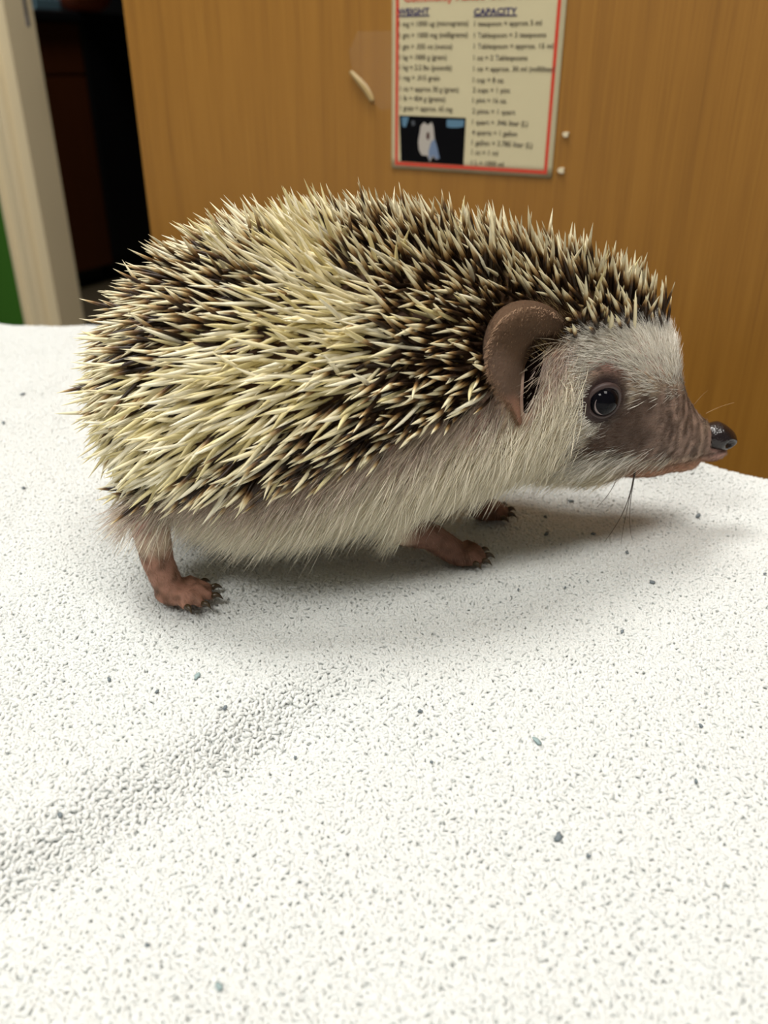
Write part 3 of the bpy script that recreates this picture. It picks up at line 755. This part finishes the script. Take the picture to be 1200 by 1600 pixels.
CR, CT, CB_, CD = lin((236, 227, 192)), lin((184, 158, 112)), lin((104, 74, 40)), lin((38, 25, 15))
def spine_cols(kind):
    pr = random.Random(kind * 13 + 1)
    if kind < 3:
        tint = [lin((238, 228, 190)), lin((232, 220, 168)), lin((242, 236, 210))][kind]
        return np.array([tint * (.88 + .12 * t) for t in TS])
    cut = [.46, .52, .56, .62, .70][kind - 3]; out = []
    for t in TS:
        if t < .14: c = CT * .8
        elif t < cut: c = CD * (1.5 if kind == 7 else 1)
        elif t < cut + .11: c = CB_
        elif t < cut + .20: c = CT
        else: c = CR * (.98 if kind % 2 else .88)
        out.append(c)
    return np.array(out)
NS = 7
def spine_geo(kind):
    V, Fc = [], []
    bend = [.03, -.03, .05, .02, -.04, .04, 0, .03][kind]
    for i, (t, r_) in enumerate(zip(TS, RS)):
        for k_ in range(NS):
            a_ = 2 * math.pi * k_ / NS
            V.append((r_ * math.cos(a_) + bend * .018 * (t - t * t) * 4, r_ * math.sin(a_), t * .0185))
    m_ = len(TS)
    for i in range(m_ - 1):
        for k_ in range(NS):
            k2 = (k_ + 1) % NS; Fc.append((i * NS + k_, i * NS + k2, (i + 1) * NS + k2, (i + 1) * NS + k_))
    Fc.append(tuple(range(NS))[::-1]); Fc.append(tuple((m_ - 1) * NS + q for q in range(NS)))
    return np.array(V), Fc
M_SPINE = attr_mat('spine_keratin', .38, .4)
geos = [(spine_geo(k_), np.repeat(spine_cols(k_), NS, axis=0)) for k_ in range(8)]
# frames
up = np.where(np.abs(d[:, 2:3]) < .9, np.array([[0, 0, 1.]]), np.array([[1., 0, 0]]))
xx = unit(np.cross(up, d)); yy_ = np.cross(d, xx); sc = length / .0185
cam_l = tolocal(CAM)
vis = ((cam_l - pos) * nn).sum(1) / np.linalg.norm(cam_l - pos, axis=1)
score = sc * np.clip(vis, 0, 1) / np.linalg.norm(cam_l - pos, axis=1) * (pos[:, 1] < .01) * (np.sqrt(np.maximum(1 - ((d * unit(cam_l - pos)).sum(1)) ** 2, 0)))
single = np.zeros(n, bool); single[np.argsort(-score)[:300]] = True
thick = rng.uniform(.82, 1.15, n)
Mr = np.stack([xx * (thick)[:, None], yy_ * thick[:, None], d * sc[:, None]], 2)   # columns
root = pos - d * .0012
meshes = []
for k_, ((gv, gf), gc) in enumerate(geos):
    o = mesh('spine', gv, gf, M_SPINE, None, True, gc); meshes.append(o.data); bpy.data.objects.remove(o)
for i in np.nonzero(single)[0]:
    o = bpy.data.objects.new('spine', meshes[mixk[i]]); COL.objects.link(o); o.parent = hog
    m4 = np.eye(4); m4[:3, :3] = Mr[i]; m4[:3, 3] = root[i]; o.matrix_local = Matrix(m4.tolist())
allV, allF, allC, off = [], [], [], 0
for k_, ((gv, gf), gc) in enumerate(geos):
    idx = np.nonzero((mixk == k_) & ~single)[0]
    if not len(idx): continue
    VV = np.einsum('nij,kj->nki', Mr[idx], gv) + root[idx][:, None, :]
    q = np.array([f_ for f_ in gf if len(f_) == 4])
    FF = (q[None] + (np.arange(len(idx)) * len(gv))[:, None, None]).reshape(-1, 4) + off
    allV.append(VV.reshape(-1, 3)); allF.append(FF); allC.append(np.tile(gc, (len(idx), 1)) * np.repeat(rng.uniform(.85, 1.08, len(idx)), len(gv))[:, None]); off += len(idx) * len(gv)
tag(fast_mesh('spine_coat', np.concatenate(allV), np.concatenate(allF), M_SPINE, hog, np.concatenate(allC)), kind='stuff')
N_SPINES = n

# --- fur: tapered curved hairs
M_FUR = attr_mat('fur_hair', .55, .25)
def hairs(name, pos, nn, flow, length, rad, col, lift, curl=.25, jitter=.18, seg=4, tipf=1.0):
    n = len(pos)
    tang = unit(flow - (flow * nn).sum(1)[:, None] * nn)
    l_ = np.asarray(lift) + rng.normal(0, .09, n)
    d0 = unit(nn * np.sin(l_)[:, None] + tang * np.cos(l_)[:, None] + rng.normal(0, jitter, (n, 3)))
    d1 = unit(d0 + flow * curl + rng.normal(0, jitter * .5, (n, 3)))
    up = np.where(np.abs(d0[:, 2:3]) < .9, np.array([[0, 0, 1.]]), np.array([[1., 0, 0]]))
    x = unit(np.cross(up, d0)); y = np.cross(d0, x)
    ln = np.asarray(length)[:, None]
    rings = []
    for i in range(seg):
        t = i / seg
        c = pos - d0 * .0006 + (d0 * t + (d1 - d0) * t * t * .5) * ln
        r_ = np.asarray(rad)[:, None] * (1 - t ** 1.6)
        for k_ in range(3):
            a_ = 2 * math.pi * k_ / 3; rings.append(c + (x * math.cos(a_) + y * math.sin(a_)) * r_)
    rings.append(pos - d0 * .0006 + (d0 + (d1 - d0) * .5) * ln)
    m_ = seg * 3 + 1
    V = np.stack(rings, 1).reshape(-1, 3)
    tri = []
    for i in range(seg - 1):
        for k_ in range(3):
            a_, b_, c_, e_ = i * 3 + k_, i * 3 + (k_ + 1) % 3, (i + 1) * 3 + (k_ + 1) % 3, (i + 1) * 3 + k_
            tri += [(a_, b_, c_), (a_, c_, e_)]
    for k_ in range(3): tri.append(((seg - 1) * 3 + k_, (seg - 1) * 3 + (k_ + 1) % 3, seg * 3))
    T = (np.array(tri)[None] + (np.arange(n) * m_)[:, None, None]).reshape(-1, 3)
    tt = np.array([i / seg for i in range(seg) for _ in range(3)] + [1.0])
    Cc = np.asarray(col)[:, None, :] * (1 - .0 * tt)[None, :, None]
    if tipf != 1.0: Cc = Cc * (1 + (tipf - 1) * tt)[None, :, None]
    return tag(fast_mesh(name, V, T, M_FUR, hog, Cc.reshape(-1, 3)), kind='stuff')
tu_, tv_, tz_ = tcen.T; tm = mantle(tu_, tz_)
face_t = sst(tu_, .048, .056)
isleg_t = np.zeros(nt, bool)
for fp, hz, rx in ((fr, .031, .0110), (f2, .031, .0110), (ff, .028, .0125), (f3, .026, .0110)):
    cx = fp[0] - np.interp(tz_, [0, .010, .026], [0, .003, .004 if fp is fr or fp is f2 else .016])
    isleg_t |= (tz_ < hz) & (np.hypot((tu_ - cx) * .75, tv_ - fp[1]) < rx)
isleg_t |= tz_ < .012
eye2 = np.array([eye_p[0], -eye_p[1], eye_p[2]])
def clear_eye(p, r_): return (np.linalg.norm(p - eye_p, axis=1) > r_) & (np.linalg.norm(p - eye2, axis=1) > r_)
# skirt / belly / chest fur
w8 = ((tm < .0005) & ~isleg_t).astype(float) * (1 - face_t) * np.where(tz_ < .020, 1.0, 1.0)
pos, nn = sample(w8, 21000); n = len(pos)
k = ear_free(pos); pos, nn = pos[k], nn[k]; n = len(pos)
fl = np.tile(np.array([-.62, 0, -.72]), (n, 1)); fl[:, 0] += .35 * sst(pos[:, 0], .03, .06) * 0; fl[:, 2] -= .3 * sst(pos[:, 0], -.06, .03) * 0
fl = unit(fl + np.array([0, 0, -.25]) * sst(.035 - pos[:, 2], 0, .015)[:, None])
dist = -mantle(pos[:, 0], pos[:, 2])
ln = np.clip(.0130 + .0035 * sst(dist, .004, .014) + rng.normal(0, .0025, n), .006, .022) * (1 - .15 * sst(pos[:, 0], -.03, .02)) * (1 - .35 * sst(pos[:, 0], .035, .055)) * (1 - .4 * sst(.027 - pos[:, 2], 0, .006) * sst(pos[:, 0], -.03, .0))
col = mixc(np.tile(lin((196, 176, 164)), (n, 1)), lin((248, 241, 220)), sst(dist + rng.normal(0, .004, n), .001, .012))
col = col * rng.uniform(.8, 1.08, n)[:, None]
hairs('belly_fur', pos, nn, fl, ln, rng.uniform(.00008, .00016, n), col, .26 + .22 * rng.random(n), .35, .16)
w9 = w8 * (tz_ > .024) * (tm < -.004)
pos, nn = sample(w9, 1700); n = len(pos); k = ear_free(pos); pos, nn = pos[k], nn[k]; n = len(pos)
hairs('guard_hair', pos, nn, np.tile(unit(np.array([[-.6, 0, -.8]])), (n, 1)), rng.uniform(.010, .0185, n) * (1 - .3 * sst(pos[:, 0], .03, .05)), rng.uniform(.00012, .0002, n), np.tile(lin((246, 238, 216)), (n, 1)), .3 + .25 * rng.random(n), .3, .2)
# face fur: white brow, cheeks
w8 = ((tm < .001) & ~isleg_t).astype(float) * face_t
pos, nn = sample(w8, 34000)
k = clear_eye(pos, .0066); pos, nn = pos[k], nn[k]
u2, v2, z2 = pos.T
ml = np.interp(u2, [.046, .052, .058, .064, .068, .072, .082, .09, .095, .098, .12], [.042, .047, .051, .0565, .061, .0635, .0630, .0605, .0585, .08, .08]); mlo = np.interp(u2, [.048, .056, .066, .075, .085, .12], [.044, .0415, .0405, .0385, .034, .028])
dn = rng.normal(0, .0026, len(pos)) + .004 * vnoise(pos, 160, 3.0); inmask = sst(ml - z2 + dn, -.003, .002) * sst(z2 - mlo + dn, -.003, .003) * sst(u2 + dn, .048, .057)
ed = np.sqrt((u2 - eye_p[0]) ** 2 + (z2 - eye_p[2]) ** 2)
inmask = np.maximum(inmask, (1 - sst(ed, .0085, .0115)) * sst(u2 - eye_p[0] - .5 * (eye_p[2] - z2), -.005, .001))
snout = sst(u2, .086, .098) * (1 - sst(z2, .062, .068)); lowj = sst(mlo - z2, -.002, .003) * sst(u2, .070, .085)
short = np.clip(inmask + snout + lowj, 0, 1)
keep = rng.random(len(pos)) > .25 * short; keep &= ear_free(pos)
pos, nn, short, inmask, snout, lowj = pos[keep], nn[keep], short[keep], inmask[keep], snout[keep], lowj[keep]
u2, v2, z2 = pos.T; n = len(pos)
ed = np.sqrt((u2 - eye_p[0]) ** 2 + (z2 - eye_p[2]) ** 2)
fl = np.tile(np.array([-.95, 0, .0]), (n, 1))
fl[:, 2] += 1.2 * sst(z2, .058, .074) * sst(u2, .06, .09); fl[:, 2] -= .7 * sst(.045 - z2, 0, .02)
fl = unit(fl)
whiteln = .0078 + .002 * sst(.05 - z2, 0, .02) + rng.normal(0, .001, n)
ln = np.clip(whiteln * (1 - short) + .0022 * short, .0012, .012) * (1 - .45 * (1 - sst(ed, .0075, .013)) * (1 - short))
cw = np.tile(lin((248, 244, 234)), (n, 1)); cw = mixc(cw, lin((238, 226, 192)), sst(.04 - z2, 0, .012))
cm = mixc(np.tile(lin((104, 84, 72)), (n, 1)), lin((168, 146, 132)), np.clip((rng.random(n) * .7 + .9 * vnoise(pos * np.array([1.6, .6, .5]), 260, 9.0)) * sst(u2, .060, .085) + .25 * sst(u2, .088, .1), 0, 1))
col = cw * (1 - short[:, None]) + cm * short[:, None]
col = mixc(col, lin((196, 156, 130)), lowj * .8)
col *= rng.uniform(.82, 1.06, n)[:, None]
rad = np.where(short > .5, rng.uniform(.00004, .00007, n), rng.uniform(.00007, .00013, n))
hairs('face_fur', pos, nn, fl, ln, rad, col, .34 - .1 * short, .15, .12)
# short hair on the legs
w8 = isleg_t.astype(float) * (tu_ < .07)
pos, nn = sample(w8, 5000); n = len(pos)
hairs('leg_hair', pos, nn, np.tile(unit(np.array([[.3, 0, -1.]])), (n, 1)), rng.uniform(.0012, .003, n), np.full(n, .00005),
      mixc(np.tile(lin((178, 140, 118)), (n, 1)), lin((110, 82, 62)), rng.random(n)), np.full(n, .3), .1, .2, 3)
# transition hairs under the edge of the spines and behind the ear
band = (np.abs(tm + .001) < .0035).astype(float) * (1 - face_t)
pos, nn = sample(band, 1500); n = len(pos); k = ear_free(pos); pos, nn = pos[k], nn[k]; n = len(pos)
hairs('edge_fur', pos, nn, np.tile(unit(np.array([[-.85, 0, -.5]])), (n, 1)), rng.uniform(.010, .017, n), rng.uniform(.00007, .00013, n),
      np.tile(lin((214, 198, 176)), (n, 1)) * rng.uniform(.7, 1.05, n)[:, None], np.full(n, .35), .2, .15)

inE = in_poly(tcen, EARS) & (np.abs(tcen[:, 1]) > .010) & (tm > -.001) & ear_free(tcen)
pos, nn = sample(inE.astype(float), 900); n = len(pos)
hairs('ear_bristle', pos, nn, np.tile(unit(np.array([[-.9, 0, .35]])), (n, 1)), rng.uniform(.006, .010, n), rng.uniform(.00009, .00016, n),
      mixc(np.tile(lin((74, 52, 32)), (n, 1)), lin((170, 146, 104)), (rng.random(n) > .75) * 1.0), np.full(n, .4), .2, .15)
# --- eyes
M_EYE = plain('eye_black', (.003, .003, .005, 1), .03, 0, .12); M_SCL = plain('sclera', L4(130, 118, 118), .2)
M_LID = plain('eyelid_skin', L4(66, 50, 48), .5, noise_amt=.2, scale=600)
for s in (1, -1):
    ep, en = eye_p.copy(), eye_n.copy(); 
    en = en / np.linalg.norm(en); en = np.array([en[0] * .5 , en[1], en[2] * .35]); en /= np.linalg.norm(en)
    if s < 0: ep[1] *= -1; en[1] *= -1
    cpt = ep - en * .0010
    V, Fc = ellipsoid(cpt, (.0048,) * 3, 32, 24); eo = mesh('eye', V, Fc, M_EYE, hog); tag(eo, 'glossy black eye')
    x = np.cross([0, 0, 1.], en); x /= np.linalg.norm(x); y = np.cross(en, x)
    ring, rad = [], []
    for t in np.linspace(0, 2 * math.pi, 41):
        ring.append(cpt + en * (.0012 - .0004 * math.cos(2 * t)) + x * math.cos(t) * .0050 + y * math.sin(t) * .0047); rad.append(.0008 + .00025 * math.sin(t))
    V, Fc = tube(ring, rad, 8, False); mesh('eyelid', V, Fc, M_LID, hog)
    # sliver of white at the back corner
    bdir = -1 if s > 0 else 1
    arc = [cpt + (en * .62 + np.array([-1, 0, 0]) * math.cos(t) * .66 + np.array([0, 0, 1]) * math.sin(t) * .66) / np.linalg.norm(en * .62 + np.array([-1, 0, 0]) * math.cos(t) * .66 + np.array([0, 0, 1]) * math.sin(t) * .66) * .00472 for t in np.linspace(-1.3, .35, 9)]
    V, Fc = tube(arc, [.0001, .0002, .0003, .0004, .0004, .0003, .0002, .00015, .0001], 6); mesh('eye_white', V, Fc, M_SCL, hog)

# --- nose
M_NOSE, N_, K_, P_ = newmat('wet_nose')
P_.inputs['Base Color'].default_value = L4(26, 18, 20); P_.inputs['Roughness'].default_value = .22; P_.inputs['Specular IOR Level'].default_value = .6
vz = N_.new('ShaderNodeTexVoronoi'); vz.inputs['Scale'].default_value = 1500; bp = N_.new('ShaderNodeBump'); bp.inputs['Strength'].default_value = .35; bp.inputs['Distance'].default_value = .0003
tcn = N_.new('ShaderNodeTexCoord'); K_.new(tcn.outputs['Object'], vz.inputs['Vector']); K_.new(vz.outputs[0], bp.inputs['Height']); K_.new(bp.outputs[0], P_.inputs['Normal'])
nc = P(1121, 681, 0); V, Fc = ellipsoid((0, 0, 0), (1, 1, 1), 56, 40)
out = []
for p in V:
    p = np.array(p); q = p * np.array([.0066, .0052, .0050])
    q[2] *= 1 - .25 * max(p[0], 0); q[0] *= 1 + .12 * max(p[2], 0) * 0
    q[2] -= .0010 * max(p[0], 0)
    for s in (-1, 1):
        nd = np.array([.42, s * .78, -.22]); nd /= np.linalg.norm(nd); dd = np.linalg.norm(p - nd)
        q -= nd * .0016 * math.exp(-(dd / .27) ** 2); q += nd * .0005 * math.exp(-((dd - .5) / .16) ** 2)
    q -= np.array([1, 0, 0]) * .0005 * math.exp(-(p[1] / .1) ** 2) * max(p[0], 0)
    out.append(nc + q)
tag(mesh('nose', out, Fc, M_NOSE, hog), 'moist black nose with open nostril')

# --- ears: folded flap, C-shaped
M_EAR = attr_mat('ear_skin', .85, .1, .1, bump=700)
M_EAR.node_tree.nodes['Bump'].inputs['Strength'].default_value = 1.0; M_EAR.node_tree.nodes['Bump'].inputs['Distance'].default_value = .0012
lift_ = [0, .003, .0065, .009, .0105, .011, .011, .010, .0085, .006, .003, .0005]
for s in (1, -1):
    rows = []
    m_ = len(outer); nc_ = 9
    for i in range(m_):
        ho, _ = hit(*inner[i]); base_v = -abs(ho[1])
        ho2 = P(*outer[i], base_v - lift_[i]); hi2 = P(*inner[i], base_v + .001)
        row = []
        for j in range(nc_):
            t = j / (nc_ - 1)                               # outer rim -> inner edge, belly outwards
            q = ho2 * (1 - t) + hi2 * t
            bulge = math.sin(math.pi * min(t * 1.15, 1)) * .0032 * min(1, lift_[i] / .006)
            row.append(np.array([q[0], q[1] - bulge, q[2] + bulge * .3]))
        rows.append(row)
    # wall running from the inner edge down into the head, closing the cup, and back wall from the outer rim
    V, Fc, cc = [], [], []
    for i in range(m_):
        o_ = rows[i][0]; inn = rows[i][-1]
        back = o_ + np.array([.0015, .5 * lift_[i] + .003, -.0]); deep = inn + np.array([.0005, .007, 0])
        full = [back] + rows[i] + [deep]
        for j, q in enumerate(full):
            q = q.copy(); 
            if s < 0: q[1] = -q[1]
            V.append(q); t = j / (len(full) - 1)
            base = lin((86, 67, 52)) if i < 6 else lin((106, 86, 73))
            if i < 2: base = base * .75
            if i > 8: base = lin((150, 112, 94))
            cc.append(base * (1 - .55 * (1 if j == len(full) - 1 else 0)) * (1 + .12 * math.sin(i * 1.7 + j)))
    L_ = nc_ + 2
    for i in range(m_ - 1):
        for j in range(L_ - 1):
            q = (i * L_ + j, i * L_ + j + 1, (i + 1) * L_ + j + 1, (i + 1) * L_ + j); Fc.append(q if s > 0 else q[::-1])
    eo = mesh('ear', V, Fc, M_EAR, hog, True, np.array(cc)); tag(eo, 'rounded brown ear with a folded rim')
    sd = eo.modifiers.new('sub', 'SUBSURF'); sd.levels = 2; sd.render_levels = 2
    so = eo.modifiers.new('thick', 'SOLIDIFY'); so.thickness = .0009; so.offset = 0
    # solid near-black tube, painted shade for the ear opening beside the flap
    if s > 0:
        op = [hit(px, py) for px, py in ((846, 540), (838, 556), (832, 576), (830, 600), (826, 622), (822, 644))]
    V, Fc = [], []
    pts = [np.array([q[0][0], q[0][1] * (1 if s > 0 else -1), q[0][2]]) for q in op]; nrmz = [np.array([q[1][0], q[1][1] * (1 if s > 0 else -1), q[1][2]]) for q in op]
    V, Fc = tube([p + n_ * -.0002 for p, n_ in zip(pts, nrmz)], [.0010, .0020, .0026, .0025, .0019, .0009], 10)
    mesh('ear_opening', V, Fc, plain('ear_canal', L4(16, 9, 7), 1.0, 0, 0.0), hog)
    # fuzz along the flap
    if s > 0:
        pp = []
        for i in range(m_ - 1):
            for j in range(nc_ - 1):
                for _ in range(42):
                    a_, b_ = rng.random(2); q = (rows[i][j] * (1 - a_) + rows[i + 1][j] * a_) * (1 - b_) + (rows[i][j + 1] * (1 - a_) + rows[i + 1][j + 1] * a_) * b_; pp.append(q)
        pp = np.array(pp); nq = np.tile(unit(np.array([[-.2, -1., .2]])), (len(pp), 1))
        hairs('ear_fuzz', pp, nq, np.tile(unit(np.array([[-.6, 0, -.6]])), (len(pp), 1)), rng.uniform(.0012, .003, len(pp)), np.full(len(pp), .00008), np.tile(lin((164, 134, 108)), (len(pp), 1)) * rng.uniform(.7, 1.2, len(pp))[:, None], np.full(len(pp), .45), .1, .25, 3)

# --- claws
M_CLAW = plain('claw', L4(58, 44, 24), .35, noise_amt=.2, scale=500)
for p, dd in CLAWS:
    pth = [p + dd * .0032 * t + np.array([0, 0, .0007 * math.sin(math.pi * t) - .0009 * t * t]) for t in np.linspace(0, 1, 6)]
    V, Fc = tube(pth, [.0010, .00095, .00085, .0006, .00035, .00008], 8); mesh('claw', V, Fc, M_CLAW, hog)

# --- whiskers
M_WH = plain('whisker_dark', L4(52, 36, 22), .5); M_WL = plain('whisker_pale', L4(190, 160, 120), .5)
def whisker(pts, v0, v1, r0, mat):
    m_ = len(pts); pth = [P(px, py, v0 + (v1 - v0) * i / (m_ - 1)) for i, (px, py) in enumerate(pts)]
    # resample smoothly
    pth = np.array(pth); t = np.linspace(0, 1, m_); tt = np.linspace(0, 1, 14)
    q = np.stack([np.polyval(np.polyfit(t, pth[:, c_], min(3, m_ - 1)), tt) for c_ in range(3)], 1)
    V, Fc = tube(q, list(np.linspace(r0, r0 * .25, 14)), 5); mesh('whisker', V, Fc, mat, hog)
for pts, r0 in [([(997, 708), (990, 745), (978, 790), (945, 846)], .00030), ([(990, 714), (989, 750), (980, 795), (970, 850)], .00020), ([(999, 716), (990, 752), (984, 800), (988, 843)], .00020),
                ([(974, 714), (965, 745), (952, 770), (932, 793)], .00020), ([(985, 688), (960, 698), (940, 705), (925, 718)], .00020), ([(1002, 671), (985, 672), (960, 680), (935, 682)], .00020), ([(1022, 655), (1008, 645), (996, 641), (985, 640)], .0001)]:
    whisker(pts, -.0115, -.019, r0, M_WH)
for pts in [[(1103, 646), (1115, 640), (1130, 634), (1147, 629)], [(1085, 632), (1093, 622), (1100, 615), (1106, 610)], [(1065, 736), (1058, 742), (1053, 748)]]:
    whisker(pts, -.002, -.006, .00007, M_WL)

# ------------------------------------------------------------------ lint specks on the towel
M_SPK = plain('lint_grey_blue', L4(112, 122, 128), .8, noise_amt=.15, scale=900); M_SPK2 = plain('lint_teal', L4(146, 166, 168), .8)
specks = [(171, 1064, 5), (246, 1083, 4.5), (309, 1058, 8), (352, 1108, 5), (97, 1284, 6), (461, 1181, 4), (230, 1478, 5), (343, 1545, 9), (872, 1310, 11), (838, 1160, 10), (656, 1115, 5), (1094, 1136, 5),
          (972, 989, 5), (927, 836, 5), (883, 917, 3), (854, 836, 6), (979, 866, 5), (1019, 911, 6), (892, 785, 6), (674, 1194, 3.5), (1087, 1223, 5), (919, 1340, 5), (1090, 808, 6), (36, 617, 5), (6, 662, 5), (37, 764, 5), (852, 809, 4), (810, 920, 3), (1195, 899, 4)]
tow_bvh = BVHTree.FromPolygons([tuple(p) for p in Vs], [tuple(q) for q in Fc]) if False else None
for i, (px, py, sz) in enumerate(specks):
    g = on_ground(px, py, .0006)
    zz_ = towel_flat(g[0], g[1]); g = on_ground(px, py, zz_ + .0006); zz_ = towel_flat(g[0], g[1])
    depth = math.hypot(g[1], H) ; r_ = sz * .5 * depth / F * 1.35
    pr = random.Random(i); nn_ = 9; V = []
    for lay_ in (0, 1):
        for k_ in range(nn_):
            a_ = 2 * math.pi * k_ / nn_; q = r_ * pr.uniform(.6, 1.25)
            V.append((q * 1.35 * math.cos(a_), q * .8 * math.sin(a_), lay_ * .0004 + pr.uniform(0, .0002)))
    V += [(0, 0, -.0001), (0, 0, .0007)]
    Fs = []
    for k_ in range(nn_):
        k2 = (k_ + 1) % nn_; Fs += [(k_, k2, nn_ + k2, nn_ + k_), (2 * nn_, k2, k_), (2 * nn_ + 1, nn_ + k_, nn_ + k2)]
    o = mesh('lint_speck', V, Fs, M_SPK2 if i in (2, 7, 9) else M_SPK)
    o.location = (g[0], g[1], zz_ + .0009); o.rotation_euler = (pr.uniform(-.2, .2), pr.uniform(-.2, .2), pr.uniform(0, 6.28))
    if i in (2, 7, 9): tag(o, 'pale teal lint shred lying on the open white towel', 'lint speck', 'teal lint shreds on the towel')
    elif py < 780 and px < 100: tag(o, 'grey lint speck on the towel between the rump and the green wall', 'lint speck', 'lint specks behind the rump')
    elif py < 950: tag(o, 'grey lint speck on the towel under the head and beside the front paw', 'lint speck', 'lint specks by the front paw')
    elif i == 8: tag(o, 'large grey lint flake lying alone on the open white towel', 'lint speck')
    else: tag(o, 'small grey blue lint speck on the open towel in front of the flank', 'lint speck', 'lint specks on the open towel')
print('spines', N_SPINES)
